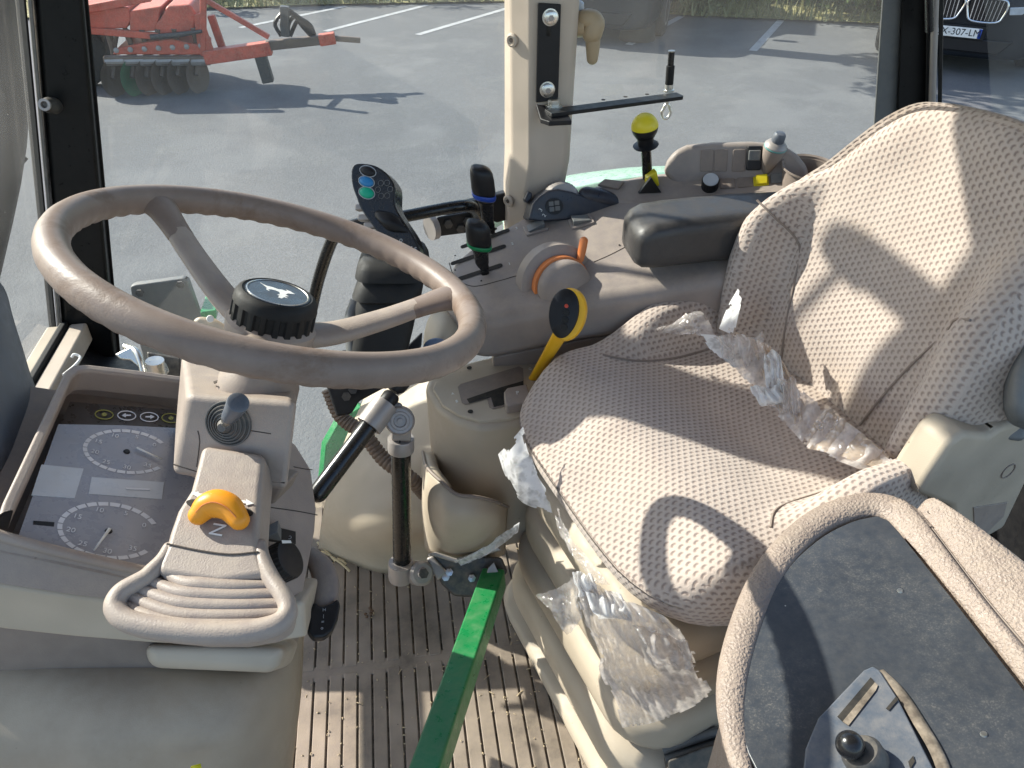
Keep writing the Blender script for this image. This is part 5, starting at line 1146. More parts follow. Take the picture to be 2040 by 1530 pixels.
# ================================================================== MONITOR ARM
ma = thing('monitor_arm', W(800, 1150, 1.36), 'jointed black tube arm with grey clamps standing on the floor', 'arm')
t2a, t2b = W(801, 1130, 1.36), W(799, 878, 1.225)
tube('lower_tube', [t2a, t2a.lerp(t2b, .5), t2b], .0158, 'blacktube', ma, n=20, sub=2)
t1a, t1b = W(634, 982, 1.13), W(752, 826, 1.175)
tube('upper_tube', [t1a, t1a.lerp(t1b, .5), t1b], .0142, 'blacktube', ma, n=20, sub=2, rnd=True)
d1 = (t1b-t1a).normalized(); d2 = (t2b-t2a).normalized()
c1 = lathe('upper_clamp', [(.0145, -.022), (.0205, -.022), (.0210, -.018), (.0210, .018), (.0205, .022), (.0145, .022)], W(752, 826, 1.175), d1, 'grey_cast', ma, n=28)
lathe('tube_top', [(.012, .015), (.0135, .020), (.0135, .036), (.011, .040), (.001, .041)], W(752, 826, 1.175), d1, 'black', ma, n=20)
lathe('ball_cap', [(.009, .03), (.015, .038), (.0165, .050), (.013, .058), (.001, .060)], W(762, 812, 1.18), (W(790, 770, 1.19)-W(762, 812, 1.18)), 'black', ma, n=20)
jd = W(797, 838, 1.185); jd_n = (CAM-jd).normalized()+Vector((.0, 0, -.1))
lathe('pivot', [(.004, -.02), (.022, -.02), (.0225, .006), (.0205, .009), (.0190, .0075), (.015, .0075), (.014, .009), (.010, .009), (.009, .006), (.004, .006), (.0038, .010), (.001, .010)], jd, jd_n, 'grey_cast', ma, n=36)
hexa('pivot_arm', [W(780, 838, 1.185), W(819, 838, 1.185), W(819, 880, 1.205), W(779, 878, 1.205)], [p+ray(800, 860)*.025 for p in (W(780, 838, 1.185), W(819, 838, 1.185), W(819, 880, 1.205), W(779, 878, 1.205))], 'grey_cast', ma, bevel=.004)
lathe('tube_clamp', [(.016, -.004), (.0205, -.004), (.0210, .0), (.0210, .018), (.0200, .020), (.016, .020)], W(799, 893, 1.23), d2, 'grey_cast', ma, n=28)
tube('clamp_split', [W(797, 867, 1.202), W(796, 898, 1.215)], .0011, 'slot', ma, n=6, sub=1)
hexa('bridge', [W(762, 806, 1.172), W(800, 800, 1.185), W(808, 835, 1.185), W(770, 842, 1.175)], [p+ray(790, 820)*.02 for p in (W(762, 806, 1.172), W(800, 800, 1.185), W(808, 835, 1.185), W(770, 842, 1.175))], 'grey_cast', ma, bevel=.006)
lathe('lower_clamp', [(.016, -.018), (.0215, -.018), (.0222, -.014), (.0222, .014), (.0215, .018), (.016, .018)], W(799, 1136, 1.355), d2, 'grey_cast', ma, n=28)
lk_ = W(838, 1142, 1.345); lathe('lower_pivot', [(.004, -.02), (.0215, -.02), (.0215, .008), (.017, .012), (.010, .012), (.009, .016), (.001, .016)], lk_, (CAM-lk_).normalized()+Vector((.3, 0, -.1)), 'grey_cast', ma, n=28)
lathe('pivot_nut', [(.001, .012), (.0095, .012), (.009, .018), (.001, .018)], lk_, (CAM-lk_).normalized()+Vector((.3, 0, -.1)), 'dark_metal', ma, n=6)
hexa('lower_link', [W(848, 1112, 1.35), W(862, 1106, 1.35), W(892, 1140, 1.345), W(872, 1158, 1.34)], [p+ray(870, 1130)*.03 for p in (W(848, 1112, 1.35), W(862, 1106, 1.35), W(892, 1140, 1.345), W(872, 1158, 1.34))], 'grey_cast', ma, bevel=.005)
mb = thing('floor_bracket', W(930, 1150, 1.37), 'dented black metal bracket at the foot of the green bar', 'bracket')
prism('plate', [W(u, v, 1.355) for u, v in ((850, 1106), (862, 1100), (905, 1112), (960, 1108), (1000, 1110), (1012, 1140), (985, 1165), (945, 1190), (905, 1188), (880, 1165))], ray(930, 1150), .03, 'dark_metal', mb, bevel=.005)
prism('flange', [W(u, v, d) for u, v, d in ((850, 1104, 1.335), (868, 1099, 1.335), (908, 1112, 1.33), (990, 1088, 1.32), (1000, 1096, 1.32), (910, 1122, 1.33))], ray(930, 1110), .012, 'grey_cast', mb, bevel=.003)
for u, v in ((888, 1150), (895, 1140), (940, 1152)): lathe('bolt', [(.001, 0), (.007, 0), (.007, .006), (.001, .007)], W(u, v, 1.35), CAM-W(u, v, 1.35), 'steel', mb, n=6)
# green bar
ga, gb_ = W(985, 1150, 1.345), W(838, 1580, .955)
gd = (gb_-ga).normalized(); gside = gd.cross((CAM-(ga+gb_)/2)).normalized(); gtop = gside.cross(gd).normalized()
gtop = gtop if gtop.dot(CAM-ga) > 0 else -gtop
gtop = (gtop-rt*.35); gtop = (gtop-gd*gtop.dot(gd)).normalized(); gside = gd.cross(gtop)
gbar = thing('green_bar', ga, 'bright green square steel bar crossing the floor mat', 'bar')
box('tube', (ga+gb_)/2, ((gb_-ga).length, .040, .040), 'green', gbar, ax=(gd, gside, gtop), bevel=.004)
prism('end_tag', [W(u, v, 1.325) for u, v in ((968, 1150), (972, 1132), (984, 1120), (996, 1146))], ray(980, 1140), .004, 'grey_cast', gbar, bevel=.001)

# ================================================================== SEAT
th_ = R(15); sf = Vector((-math.cos(th_), -math.sin(th_), 0)); ss = Vector((-math.sin(th_), math.cos(th_), 0))
def S(a, b, z): return sf*a+ss*b+EZ*z            # a forward, b to the far side
SB = .69
seat = thing('driver_seat', S(-.62, SB, .05), 'driver seat in beige dotted fabric with torn plastic wrap', 'seat')
def sstep(x, a, b):
    t = max(0, min(1, (x-a)/(b-a))); return t*t*(3-2*t)
def cushion():
    vs = []; fs = []; uv = []; NU, NV = 72, 78
    # closed rounded slab from a superellipse swept over angle; rows from the underside centre over the edge to the top centre
    def pt(t, ph):
        # t 0..1: 0 = bottom centre, .4 bottom edge, .6 top edge, 1 = top centre
        ca, sa = math.cos(ph), math.sin(ph); e = 4.4
        rr = (abs(ca)**e+abs(sa)**e)**(-1/e)
        ea, eb = rr*ca, rr*sa
        if t < .35: k = .92*t/.35; zz = -1; side = 0
        elif t < .65:
            q = (t-.35)/.30*math.pi-math.pi/2; k = .92+.08*math.cos(q); zz = math.sin(q)
        else: k = .92*(1-(t-.65)/.35); zz = 1
        a, b = ea*k, eb*k                                    # a: +1 front
        hb_ = .262+.016*(1-a)*.5*0-.012*sstep(a, .4, 1)
        A = -.622+a*.236; B = SB+b*hb_
        th = .052
        z = .478+zz*th
        if zz > 0:
            w_ = max(0, zz)
            dish = -.018*math.exp(-((a+.25)/.55)**2-(b/.5)**2)
            bol = .072*sstep(abs(b), .66, .84)*sstep(-a, -.30, .30)*(1-.45*sstep(abs(b), .93, 1.02))
            fr_ = -.040*sstep(a, .45, 1.0)
            rise = .016*sstep(a, -.3, .4)*(1-sstep(a, .5, 1.))
            z += w_*(dish+bol+fr_+rise)
            A += w_*0
        else: z += .012*sstep(a, .5, 1)
        if zz > -.5: z += .0022*mnoise.noise(Vector((A*11, B*11, 0)))+.0012*mnoise.noise(Vector((A*30, B*30, 5)))
        return S(A, B, z), (A*1.0+(zz*.06 if abs(a) > abs(b) else 0), B+(zz*.06*(-1 if b < 0 else 1) if abs(b) > abs(a) else 0))
    for i in range(NV+1):
        for j in range(NU):
            p, q = pt(i/NV, 2*math.pi*j/NU); vs.append(p); uv.append(q)
    for i in range(NV):
        for j in range(NU): fs.append((i*NU+j, i*NU+(j+1) % NU, (i+1)*NU+(j+1) % NU, (i+1)*NU+j))
    return vs, fs, uv
def densify_uv(name, vs, fs, ax, mat, parent, bias=1.25):
    # ax: (main normal, its two in-plane axes); a face takes its pattern from the axis it looks along, as sewn panels do
    o = mk(name, vs, fs, mat, parent, recalc=True); me = o.data; N, U, V_ = ax; lay = me.uv_layers.new(name='UVMap'); org = WL[o.name]
    for p in me.polygons:
        n = p.normal; c = (abs(n.dot(N))*bias, abs(n.dot(U)), abs(n.dot(V_))); k = c.index(max(c))
        a_, b_ = ((U, V_), (V_, N), (U, N))[k]
        for li in p.loop_indices:
            q = me.vertices[me.loops[li].vertex_index].co+org; lay.data[li].uv = (q.dot(a_), q.dot(b_))
    return o
vs, fs, uv = cushion(); densify_uv('cushion', vs, fs, (EZ, sf, ss), 'fabric', seat)
rcl = R(12); bo_ = S(-.83, SB, .53); bnv = sf*math.cos(rcl)+EZ*math.sin(rcl); buv = -sf*math.sin(rcl)+EZ*math.cos(rcl)
half = [(.0, .440), (.05, .428), (.09, .398), (.125, .356), (.158, .312), (.198, .268), (.222, .222), (.234, .185), (.236, .130), (.228, .08), (.214, .035), (.195, -.02), (.12, -.06), (0, -.065)]
halfn = [(.0, .440), (.06, .444), (.11, .440), (.16, .415), (.20, .36), (.23, .29), (.246, .23), (.250, .185), (.252, .130), (.243, .08), (.225, .035), (.195, -.02), (.12, -.06), (0, -.065)]
def bo2(b, h, d): return bo_+ss*b+buv*h+bnv*d
def backrest():
    hp = cr([Vector((b, h, 0)) for b, h in half], 4); hn = cr([Vector((b, h, 0)) for b, h in halfn], 4); out = [(p.x, p.y) for p in hp]+[(-p.x, p.y) for p in hn[-2:0:-1]]
    n = len(out); vs = []; uv = []; fs = []; cb, chh = 0., .19
    prof = [(0, -.09), (.5, -.088), (.85, -.075), (.95, -.055), (1., -.02), (1., .0), (.985, .012), (.955, .022), (.91, .029), (.86, .032), (.8, .033), (.74, .033), (.68, .033), (.6, .033), (.52, .033), (.44, .033), (.36, .033), (.28, .033), (.2, .033), (.12, .033), (.05, .033), (0, .033)]
    for k, d in prof:
        for b, h in out:
            bb, hh = cb+(b-cb)*k, chh+(h-chh)*k; dd = d
            if d > 0:
                w_ = min(1, d/.033)
                bl = .074*sstep(abs(bb), .135, .190)*sstep(.36-hh, 0, .16)*(1-.3*sstep(abs(bb), .22, .26))
                lum = .012*math.exp(-((hh-.10)/.08)**2)*(1-sstep(abs(bb), .08, .16))
                cv = -.016*math.exp(-(bb/.11)**2)
                top = .012*sstep(hh, .28, .45)
                dd = d+w_*(bl+lum+cv+top)-.028
            if d > 0: dd += .0025*mnoise.noise(Vector((bb*11, hh*11, 2)))+.0012*mnoise.noise(Vector((bb*30, hh*30, 7)))
            vs.append(bo2(bb, hh, dd)); uv.append((hh+(.0), bb*1.08))
    for i in range(len(prof)-1):
        for j in range(n): fs.append((i*n+j, i*n+(j+1) % n, (i+1)*n+(j+1) % n, (i+1)*n+j))
    return vs, fs, uv
vs, fs, uv = backrest(); bkr = densify_uv('backrest', vs, fs, (bnv, buv, ss), 'fabric', seat)
# seams where the bolsters meet the centre panel
def bface(b, h):
    bl = .074*sstep(abs(b), .135, .190)*sstep(.36-h, 0, .16)*(1-.3*sstep(abs(b), .22, .26)); lum = .012*math.exp(-((h-.10)/.08)**2)*(1-sstep(abs(b), .08, .16))
    return bo2(b, h, .033+bl+lum-.016*math.exp(-(b/.11)**2)+.012*sstep(h, .28, .45)-.0265)
for s in (1, -1): tube('seam', [bface(s*b, h) for b, h in ((.196, .236), (.170, .222), (.140, .185), (.118, .12), (.100, .05), (.088, .0))], .0019, 'taupe_dark', bkr, n=6, sub=5)
def ctop(a, b):      # height of the cushion top at (a, b)
    dish = -.018*math.exp(-((a+.25)/.55)**2-(b/.5)**2); bol = .072*sstep(abs(b), .66, .84)*sstep(-a, -.30, .30)*(1-.45*sstep(abs(b), .93, 1.02))
    return S(-.622+a*.236, SB+b*(.262-.012*sstep(a, .4, 1)), .5312+dish+bol-.040*sstep(a, .45, 1.0)+.016*sstep(a, -.3, .4)*(1-sstep(a, .5, 1.)))
for s in (1, -1): tube('cushion_seam', [ctop(a, s*b) for a, b in ((-.78, .66), (-.5, .66), (-.25, .665), (0, .68), (.15, .72), (.25, .80))], .0019, 'taupe_dark', seat, n=6, sub=5)
# hard back shell
shl = [bo2(b*1.0, h-.005, -.10) for b, h in ((.18, .36), (.235, .22), (.24, .1), (.18, -.04), (-.18, -.04), (-.24, .1), (-.235, .22), (-.18, .36))]
prism('back_shell', shl, -bnv, .03, 'black', seat, bevel=.01)
# suspension: bellows and base
cs = S(-.62, SB, 0)
def rr_ring(z, ha, hb2, r_, off=0): return rrect(S(-.62-off, SB, z), sf, ss, ha, hb2, r_, 6)
rgs = []
prof = [(.003, .262, .255), (.022, .266, .258), (.034, .258, .250)]
for k in range(4):
    z0 = .036+k*.088; o_ = .252-.010*k; i_ = o_-.040
    prof += [(z0, i_), (z0+.006, o_-.016), (z0+.014, o_-.004), (z0+.028, o_), (z0+.056, o_), (z0+.072, o_-.005), (z0+.081, o_-.018), (z0+.086, i_)]
for q in prof: rgs.append(rr_ring(q[0], q[1]*.84, q[1]*.97, .085, -.022))
loft('suspension_bellows', rgs, 'beige', seat, sharp=60)
rgs = [rr_ring(z, a, b, .07, 0) for z, a, b in ((.385, .17, .19), (.392, .18, .20), (.418, .185, .205), (.426, .18, .20))]
loft('seat_pan', rgs, 'black', seat)
bsx = thing('seat_rail', W(1400, 1500, 1.05), 'dusty black seat adjuster rail on the floor in front of the side pad', 'rail')
hexa('rail_block', [W(1318, 1480, 1.17), W(1470, 1440, 1.17), W(1500, 1545, 1.12), W(1330, 1560, 1.12)], [p+ray(1400, 1500)*.05 for p in (W(1318, 1480, 1.17), W(1470, 1440, 1.17), W(1500, 1545, 1.12), W(1330, 1560, 1.12))], 'dark_metal', bsx, bevel=.006)
for a, b in (((1320, 1494), (1430, 1456)), ((1325, 1512), (1440, 1480)), ((1340, 1520), (1450, 1500))): tube('rail_bar', [W(*a, 1.145), W(*b, 1.145)], .007, 'grey', bsx, n=8, sub=1)
prism('rail_plate', [W(u, v, 1.12) for u, v in ((1330, 1515), (1400, 1488), (1440, 1478), (1478, 1500), (1490, 1540), (1330, 1560))], ray(1400, 1510), .01, 'dark_metal', bsx, bevel=.004)
# recliner cover at the near rear corner of the seat
rcn = -ss; rA = S(-.80, SB-.262, .5)
def oR(u, v, l=0): return onp(u, v, rA, rcn)+rcn*l
rcp = [(1828, 985), (1850, 950), (1895, 882), (1925, 862), (1975, 868), (2000, 850), (2045, 840), (2080, 900), (2045, 965), (2003, 1052), (1965, 1074), (1905, 1050), (1896, 1012)]
cov = prism('recliner_cover', [oR(*p) for p in rcp], -rcn, .05, 'beige', seat, bevel=.010, seg=4)
rx_, ry_, _ = frame(rcn, -sf)
tube('cover_ring', [oR(2008, 938, .0006)+rx_*(math.cos(a)*.0115)+ry_*(math.sin(a)*.0115) for a in [2*math.pi*i/24 for i in range(24)]], .0009, 'taupe_dark', cov, n=6, sub=1, closed=True)
prism('cover_recess', [oR(*p, .0015) for p in ((1938, 1010), (2005, 1000), (1998, 1028), (1965, 1060), (1940, 1052))], -rcn, .002, 'taupe', cov, bevel=.0005)
# folded-up near armrest at the right edge
rows = [[W(u, v, d) for u, v, d in ((2030, 690, .93), (2006, 740, .93), (1998, 800, .93), (2010, 840, .94), (2040, 856, .95))], [W(u, v, d) for u, v, d in ((2050, 690, .90), (2030, 740, .895), (2026, 800, .895), (2034, 835, .905), (2050, 850, .93))], [W(u, v, d) for u, v, d in ((2120, 680, .91), (2110, 740, .90), (2110, 800, .90), (2110, 840, .91), (2115, 860, .94))]]
surf('near_armrest', rows, 'grey', seat, sub=5, solid=.03)
prism('armrest_hinge', [W(u, v, .97) for u, v in ((1950, 855), (2010, 790), (2050, 850), (2040, 880), (1975, 872))], ray(2000, 850), .03, 'grey', seat, bevel=.006)
# far armrest
rgs = []
for u, v0, v1, dd, k in ((1249, 470, 486, 1.24, .25), (1251, 452, 504, 1.24, .6), (1256, 440, 514, 1.24, .82), (1266, 428, 520, 1.24, .94), (1288, 416, 521, 1.243, 1.), (1330, 409, 517, 1.25, 1.), (1400, 402, 509, 1.26, 1.), (1470, 396, 502, 1.275, 1.), (1580, 389, 505, 1.30, 1.), (1680, 384, 497, 1.325, 1.)):
    c = W(u, (v0+v1)/2, dd+.03); hh = (v1-v0)/2*dd/FPX; e = 5.5; ring = []
    for i in range(32):
        c_, s_ = math.cos(2*math.pi*i/32), math.sin(2*math.pi*i/32); q = (abs(c_)**e+abs(s_)**e)**(-1/e)
        ring.append(c+EY*(.055*k*q*c_)+EZ*(hh*.93*q*s_))
    rgs.append(ring)
aro = loft('armrest', rgs, 'armrest', seat); aro['label'] = 'charcoal padded armrest over the right console'
# ================================================================== NEAR SIDE CONSOLE (padded, black plate)
pA2, pN2 = plane3(Zp(1750, 1030, .60), Zp(1480, 1400, .575), Zp(2040, 1370, .625))
def oP(u, v, l=0): return onp(u, v, pA2, pN2)+pN2*l
sc2 = thing('side_console', oP(1700, 1300, -.2), 'padded taupe side console with a scratched black plate', 'console')
def blkplate():
    m, t, p = nodes('dusty_black_plate'); v = wcoord(t)
    msk = ramp(t, noi(t, 7, 3, .6, v), .42, .68); fine = ramp(t, noi(t, 520, 3, .75, v), .50, .68); mid = ramp(t, noi(t, 90, 4, .7, v), .35, .7)
    base = mixc(t, ramp(t, noi(t, 14, 3, .6, v), .3, .7), (.030, .035, .044), (.044, .050, .060))
    f = mth(t, 'MULTIPLY', mth(t, 'MULTIPLY', msk, fine), mth(t, 'MULTIPLY', mid, .34))
    base = mixc(t, mth(t, 'ADD', f, mth(t, 'MULTIPLY', mid, .05)), base, (.42, .37, .29))
    vo = t.nodes.new('ShaderNodeTexVoronoi'); vo.inputs['Scale'].default_value = 70; t.links.new(v, vo.inputs['Vector'])
    base = mixc(t, mth(t, 'MULTIPLY', ramp(t, vo.outputs['Distance'], .07, .04), ramp(t, vo.outputs['Color'], .82, .84)), base, (.5, .48, .44))
    t.links.new(base, p.inputs['Base Color']); t.links.new(ramp(t, f, 0, .3, .30, .7), p.inputs['Roughness']); p.inputs['Specular IOR Level'].default_value = .55
    bump(t, p, noi(t, 600, 2, .5, v), .12, .0005); return m
M['blkplate'] = blkplate()
plate_o = [(1475, 1400), (1483, 1340), (1505, 1260), (1535, 1185), (1580, 1120), (1640, 1068), (1700, 1038), (1748, 1027), (1770, 1036), (1790, 1058), (1900, 1195), (2060, 1400), (2120, 1600), (1560, 1640), (1490, 1500), (1474, 1450)]
bp_ = prism('black_plate', [v for v in cr([oP(*p) for p in plate_o[:8]], 4)]+[oP(*p) for p in plate_o[8:]], -pN2, .012, 'blkplate', sc2, bevel=.0015)
rimpx = [(1486, 1560), (1466, 1480), (1456, 1400), (1464, 1320), (1488, 1235), (1520, 1158), (1568, 1090), (1630, 1036), (1698, 1008), (1752, 1004), (1795, 1022), (1835, 1062)]
tube('padded_rim', [oP(u, v, -.004) for u, v in rimpx], [.009, .011, .0140, .0160, .0168, .0172, .0178, .0184, .019, .0195, .020, .020], 'vinyl', sc2, n=18, sub=6, flat=.62, hint=pN2)
# outer body skirt under the rim
sk_ = [oP(u, v, -.012) for u, v in rimpx[:-1]]+[oP(1900, 1080, -.012), oP(2140, 1330, -.012), oP(2150, 1620, -.012)]
prism('body', sk_, Vector((0, 0, -1)), .30, 'vinyl', sc2, bevel=.006)
# padded shoulder right of the plate
rows = [[oP(u, v, l) for u, v, l in ((1748, 1020, .001), (1790, 1058, .001), (1910, 1198, .001), (2060, 1388, .001))],
        [oP(u, v, l) for u, v, l in ((1772, 1010, .008), (1814, 1056, .009), (1926, 1196, .009), (2076, 1386, .009))],
        [oP(u, v, l) for u, v, l in ((1800, 1008, .010), (1845, 1062, .011), (1948, 1200, .011), (2094, 1380, .011))],
        [oP(u, v, l) for u, v, l in ((1830, 1024, .002), (1872, 1080, .003), (1970, 1208, .003), (2112, 1374, .003))]]
surf('shoulder_pad', rows, 'vinyl', sc2, sub=6, solid=.02)
rows = [[oP(u, v, l) for u, v, l in ((1826, 1018, .002), (1874, 1078, .003), (1972, 1206, .003), (2114, 1372, .003))],
        [oP(u, v, l) for u, v, l in ((1846, 1010, .012), (1905, 1066, .014), (2008, 1172, .014), (2140, 1310, .014))],
        [oP(u, v, l) for u, v, l in ((1872, 1016, .012), (1935, 1058, .012), (2030, 1130, .012), (2165, 1240, .012))],
        [oP(u, v, l) for u, v, l in ((1885, 1026, -.03), (1945, 1065, -.04), (2040, 1138, -.04), (2175, 1245, -.04))]]
surf('outer_pad', rows, 'vinyl', sc2, sub=6, solid=.02)
tube('pad_stitch', [oP(u, v, .0038) for u, v in ((1829, 1022), (1873, 1080), (1971, 1208), (2113, 1374))], .0012, 'taupe_dark', sc2, n=6)
# ball lever and its slotted plate
sl2 = thing('slotted_plate', oP(1740, 1430), 'blue-grey slotted lever plate on the black console plate', 'plate')
slp = [(1600, 1545), (1605, 1500), (1630, 1440), (1720, 1345), (1738, 1337), (1752, 1345), (1790, 1405), (1860, 1545), (1870, 1600), (1600, 1600)]
prism('plate', [oP(*p, .008) for p in slp], -pN2, .009, 'bluegrey', sl2, bevel=.002)
M['chan'] = M['chaff']
decal('long_slot', [oP(*p, .008) for p in ((1668, 1440), (1734, 1362), (1742, 1372), (1678, 1450))], pN2, 'slot', sl2)
decal('slot_dust', [oP(*p, .008) for p in ((1678, 1450), (1742, 1372), (1748, 1378), (1744, 1388), (1690, 1458))], pN2, 'matgroove', sl2)
decal('short_slot', [oP(*p, .008) for p in ((1764, 1424), (1784, 1400), (1789, 1406), (1770, 1428))], pN2, 'slot', sl2)
decal('short_slot', [oP(*p, .008) for p in ((1808, 1530), (1818, 1518), (1821, 1530), (1812, 1545))], pN2, 'slot', sl2)
tube('plate_edge', [oP(u, v, .002) for u, v in ((1752, 1342), (1790, 1380), (1830, 1440), (1870, 1510), (1900, 1600))], .006, 'matgroove', sl2, n=8, flat=.5)
bl_ = thing('ball_lever', oP(1715, 1510), 'black ball headed lever poking through the slotted plate', 'lever')
b0_ = oP(1728, 1530, .008); lathe('socket', [(.018, 0), (.0175, .012), (.0145, .016), (.010, .017)], b0_, (oP(1692, 1520, .04)-b0_), 'dark_metal', bl_, n=28)
bl1 = W(1697, 1503, .66); lathe('ball', [(.0118*math.cos(a), .0118*math.sin(a)) for a in [R(x) for x in range(-85, 90, 12)]], oP(1692, 1526, .030), EZ, 'blackgloss', bl_, n=28)
tube('neck', [b0_, oP(1692, 1526, .028)], .008, 'black', bl_, n=14, sub=1)
for u, v in ((1793, 1177), (1960, 1463)): lathe('screw', [(.0004, 0), (.0030, 0), (.0025, .0012), (.0004, .0012)], oP(u, v), pN2, 'steel', sc2, n=12)

# ================================================================== TORN PLASTIC WRAP
def film(label, rows, mat, cr_=.006, seed=0, fold=0, sub=12):
    o = surf('plastic_film', rows, mat, None, sub=sub, solid=0, crumple=cr_, seed=seed, fold=fold); tag(o, label, 'plastic film', 'torn wrapping on the seat'); return o
def ontop(u, v, z=.53): return Zp(u, v, z)
film('crumpled clear plastic hanging below the seat front', [[W(u, v, d) for u, v, d in ((1135, 1150, .99), (1150, 1190, .985), (1165, 1240, 1.0), (1195, 1300, 1.03), (1195, 1340, 1.06), (1225, 1400, 1.08), (1240, 1450, 1.09))],
    [W(u, v, d) for u, v, d in ((1180, 1160, .975), (1200, 1200, .97), (1215, 1245, .985), (1235, 1300, 1.01), (1250, 1350, 1.04), (1280, 1400, 1.06), (1300, 1440, 1.08))],
    [W(u, v, d) for u, v, d in ((1240, 1190, .955), (1262, 1225, .95), (1280, 1260, .965), (1300, 1310, .99), (1320, 1350, 1.02), (1340, 1390, 1.04), (1360, 1418, 1.06))],
    [W(u, v, d) for u, v, d in ((1330, 1230, .925), (1350, 1250, .93), (1370, 1280, .945), (1390, 1310, .97), (1400, 1340, .99), (1412, 1365, 1.01), (1425, 1385, 1.03))]], 'film_mid', .006, 1, 70)
film('small clear plastic flap at the left below the seat front', [[W(u, v, d) for u, v, d in ((1062, 1182, 1.06), (1090, 1210, 1.05), (1110, 1240, 1.05), (1130, 1268, 1.05))], [W(u, v, d) for u, v, d in ((1110, 1172, 1.03), (1125, 1200, 1.03), (1132, 1230, 1.03), (1136, 1262, 1.04))], [W(u, v, d) for u, v, d in ((1150, 1140, 1.0), (1155, 1180, 1.0), (1158, 1200, 1.0), (1160, 1230, 1.01))]], 'film', .005, 2, 8)
film('milky plastic bag bulging out at the left of the seat', [[W(u, v, d) for u, v, d in ((992, 905, 1.14), (1008, 950, 1.13), (1040, 1000, 1.12), (1100, 1022, 1.11))], [W(u, v, d) for u, v, d in ((1012, 885, 1.11), (1030, 930, 1.10), (1058, 975, 1.10), (1095, 1000, 1.10))], [W(u, v, d) for u, v, d in ((1042, 850, 1.12), (1055, 900, 1.10), (1072, 945, 1.095), (1090, 975, 1.09))]], 'film_white', .004, 3, 4)
film('clear plastic scrap along the front edge of the seat', [[W(u, v, d) for u, v, d in ((1100, 1020, 1.08), (1120, 1075, 1.05), (1150, 1120, 1.02), (1190, 1165, .985))], [W(u, v, d) for u, v, d in ((1112, 1012, 1.075), (1140, 1070, 1.035), (1172, 1112, 1.01), (1215, 1165, .97))]], 'film', .004, 4, 5)
film('twisted grey plastic strip at the foot of the green bar', [[W(u, v, d) for u, v, d in ((905, 1118, 1.31), (950, 1098, 1.30), (990, 1070, 1.28), (1035, 1040, 1.24))], [W(u, v, d) for u, v, d in ((915, 1130, 1.31), (965, 1108, 1.30), (1000, 1085, 1.27), (1032, 1060, 1.24))]], 'film_white', .004, 5, 6)
def z2(u, v, dz=0): return Zp(u, v, .545+dz)
film('glossy plastic scrap sticking up at the far seat corner', [[W(u, v, d) for u, v, d in ((1300, 655, 1.255), (1345, 640, 1.24), (1372, 622, 1.22), (1402, 620, 1.22))], [W(u, v, d) for u, v, d in ((1320, 662, 1.235), (1360, 655, 1.22), (1388, 648, 1.20), (1415, 645, 1.20))], [W(u, v, d) for u, v, d in ((1345, 668, 1.22), (1380, 668, 1.20), (1405, 672, 1.185), (1432, 690, 1.175))]], 'film', .007, 6, 7)
film('clear plastic strip lying across the far side bolster', [[W(u, v, d) for u, v, d in ((1395, 665, 1.19), (1410, 690, 1.165), (1430, 715, 1.15), (1460, 735, 1.14))], [W(u, v, d) for u, v, d in ((1440, 670, 1.17), (1455, 695, 1.15), (1470, 715, 1.14), (1490, 730, 1.135))], [W(u, v, d) for u, v, d in ((1472, 690, 1.15), (1485, 710, 1.14), (1500, 720, 1.135), (1520, 730, 1.13))]], 'film_white', .006, 7, 8)
film('yellowed plastic tatters in the crease under the far bolster', [[W(u, v, d) for u, v, d in ((1462, 660, 1.17), (1475, 705, 1.15), (1500, 760, 1.12), (1520, 790, 1.105))], [W(u, v, d) for u, v, d in ((1500, 675, 1.155), (1515, 720, 1.125), (1530, 770, 1.105), (1550, 815, 1.085))], [W(u, v, d) for u, v, d in ((1535, 690, 1.14), (1550, 735, 1.11), (1565, 785, 1.09), (1580, 845, 1.07))], [W(u, v, d) for u, v, d in ((1560, 720, 1.12), (1580, 755, 1.10), (1600, 800, 1.08), (1610, 830, 1.07))]], 'film_tan', .009, 8, 45)
film('white plastic strip standing in the gap beside the far bolster', [[W(u, v, d) for u, v, d in ((1432, 655, 1.19), (1450, 610, 1.20), (1470, 575, 1.20))], [W(u, v, d) for u, v, d in ((1462, 668, 1.16), (1472, 625, 1.165), (1480, 590, 1.17))]], 'film_white', .004, 9, 4)
film('large plastic scrap in the seat crease near the recliner', [[W(u, v, d) for u, v, d in ((1645, 805, 1.065), (1620, 845, 1.05), (1585, 890, 1.035))], [W(u, v, d) for u, v, d in ((1680, 830, 1.05), (1660, 865, 1.035), (1640, 900, 1.02))], [W(u, v, d) for u, v, d in ((1725, 870, 1.025), (1705, 900, 1.01), (1690, 915, 1.005))], [W(u, v, d) for u, v, d in ((1785, 915, .995), (1760, 935, .985), (1725, 925, .99))]], 'film_tan', .005, 10, 20)
film('plastic strip tucked into the near end of the seat crease', [[W(u, v, d) for u, v, d in ((1725, 930, .985), (1770, 935, .975), (1800, 925, .975), (1830, 970, .955))], [W(u, v, d) for u, v, d in ((1740, 945, .975), (1780, 950, .965), (1810, 948, .96), (1832, 985, .95))]], 'film_tan', .005, 11, 5)

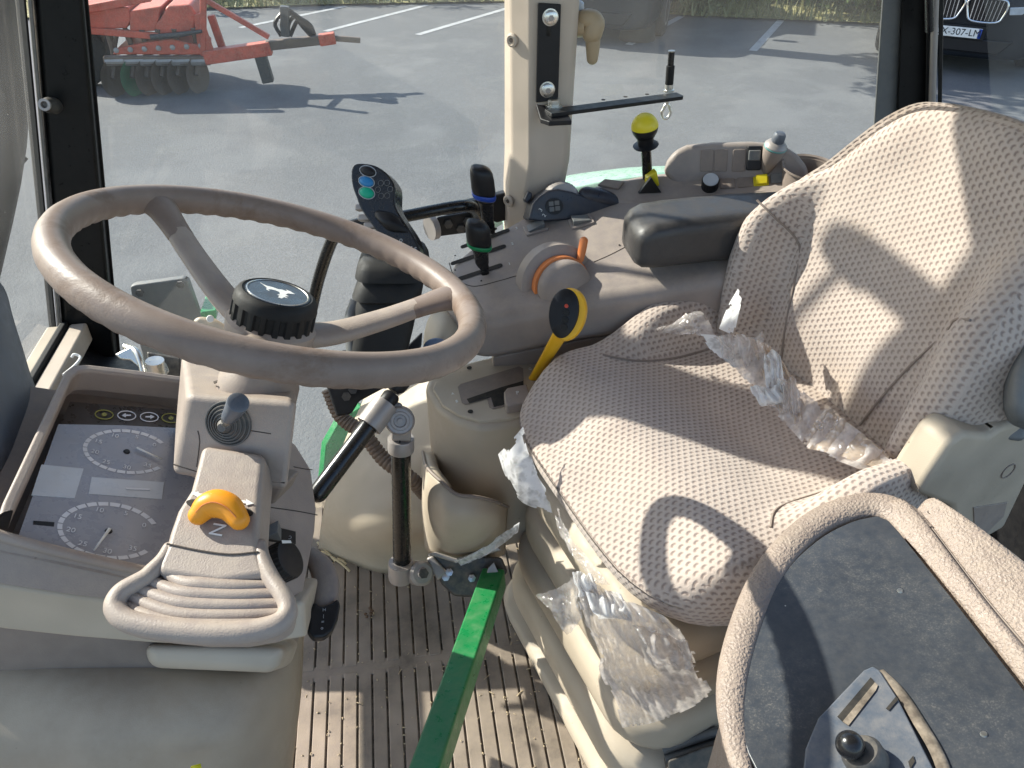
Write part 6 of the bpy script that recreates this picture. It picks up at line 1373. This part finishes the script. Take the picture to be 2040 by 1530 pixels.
rt_ = random.Random(12)
for k, (u, v, w_, h, d, mt_, lb) in enumerate((
    (1500, 700, 50, 70, 1.135, 'film', 'clear plastic tuft at the top of the seat crease'), (1545, 745, 40, 90, 1.105, 'film_white', 'long milky plastic tongue hanging over the crease'),
    (1575, 790, 34, 80, 1.085, 'film', 'narrow clear plastic tongue in the middle of the crease'), (1530, 790, 60, 44, 1.10, 'film_white', 'short milky plastic flap on the seat below the crease'),
    (1455, 690, 46, 44, 1.15, 'film', 'clear plastic curl on top of the far bolster'), (1215, 1210, 70, 60, .975, 'film_white', 'bright crinkled plastic bunch under the seat front corner'), (1165, 1165, 40, 46, .99, 'film_white', 'white plastic tuft at the left of the seat front corner'), (1330, 1290, 90, 80, .965, 'film', 'clear plastic layer at the right under the seat front'))):
    rows = []
    for i in range(4):
        row = []
        for j in range(4):
            row.append(W(u+(i/3-.5)*w_+rt_.uniform(-.12, .12)*w_+(j/3-.5)*w_*.35, v+(j/3-.5)*h+rt_.uniform(-.12, .12)*h, d-.012*math.sin(j/3*3.14)-rt_.uniform(0, .014)))
        rows.append(row)
    film(lb, rows, mt_, .005, 20+k, 22)

film('long cloudy plastic ribbon bunched along the whole seat crease', [
    [W(u, v, d) for u, v, d in ((1452, 652, 1.165), (1446, 676, 1.155), (1440, 700, 1.145))], [W(u, v, d) for u, v, d in ((1500, 690, 1.14), (1488, 722, 1.128), (1480, 752, 1.118))],
    [W(u, v, d) for u, v, d in ((1556, 735, 1.112), (1540, 770, 1.10), (1528, 806, 1.088))], [W(u, v, d) for u, v, d in ((1606, 785, 1.082), (1592, 822, 1.07), (1576, 856, 1.058))],
    [W(u, v, d) for u, v, d in ((1662, 824, 1.055), (1644, 862, 1.04), (1618, 898, 1.026))], [W(u, v, d) for u, v, d in ((1730, 872, 1.022), (1708, 904, 1.01), (1690, 926, 1.0))],
    [W(u, v, d) for u, v, d in ((1800, 930, .985), (1784, 946, .978), (1764, 956, .974))]], 'film_mid', .007, 40, 60, sub=9)
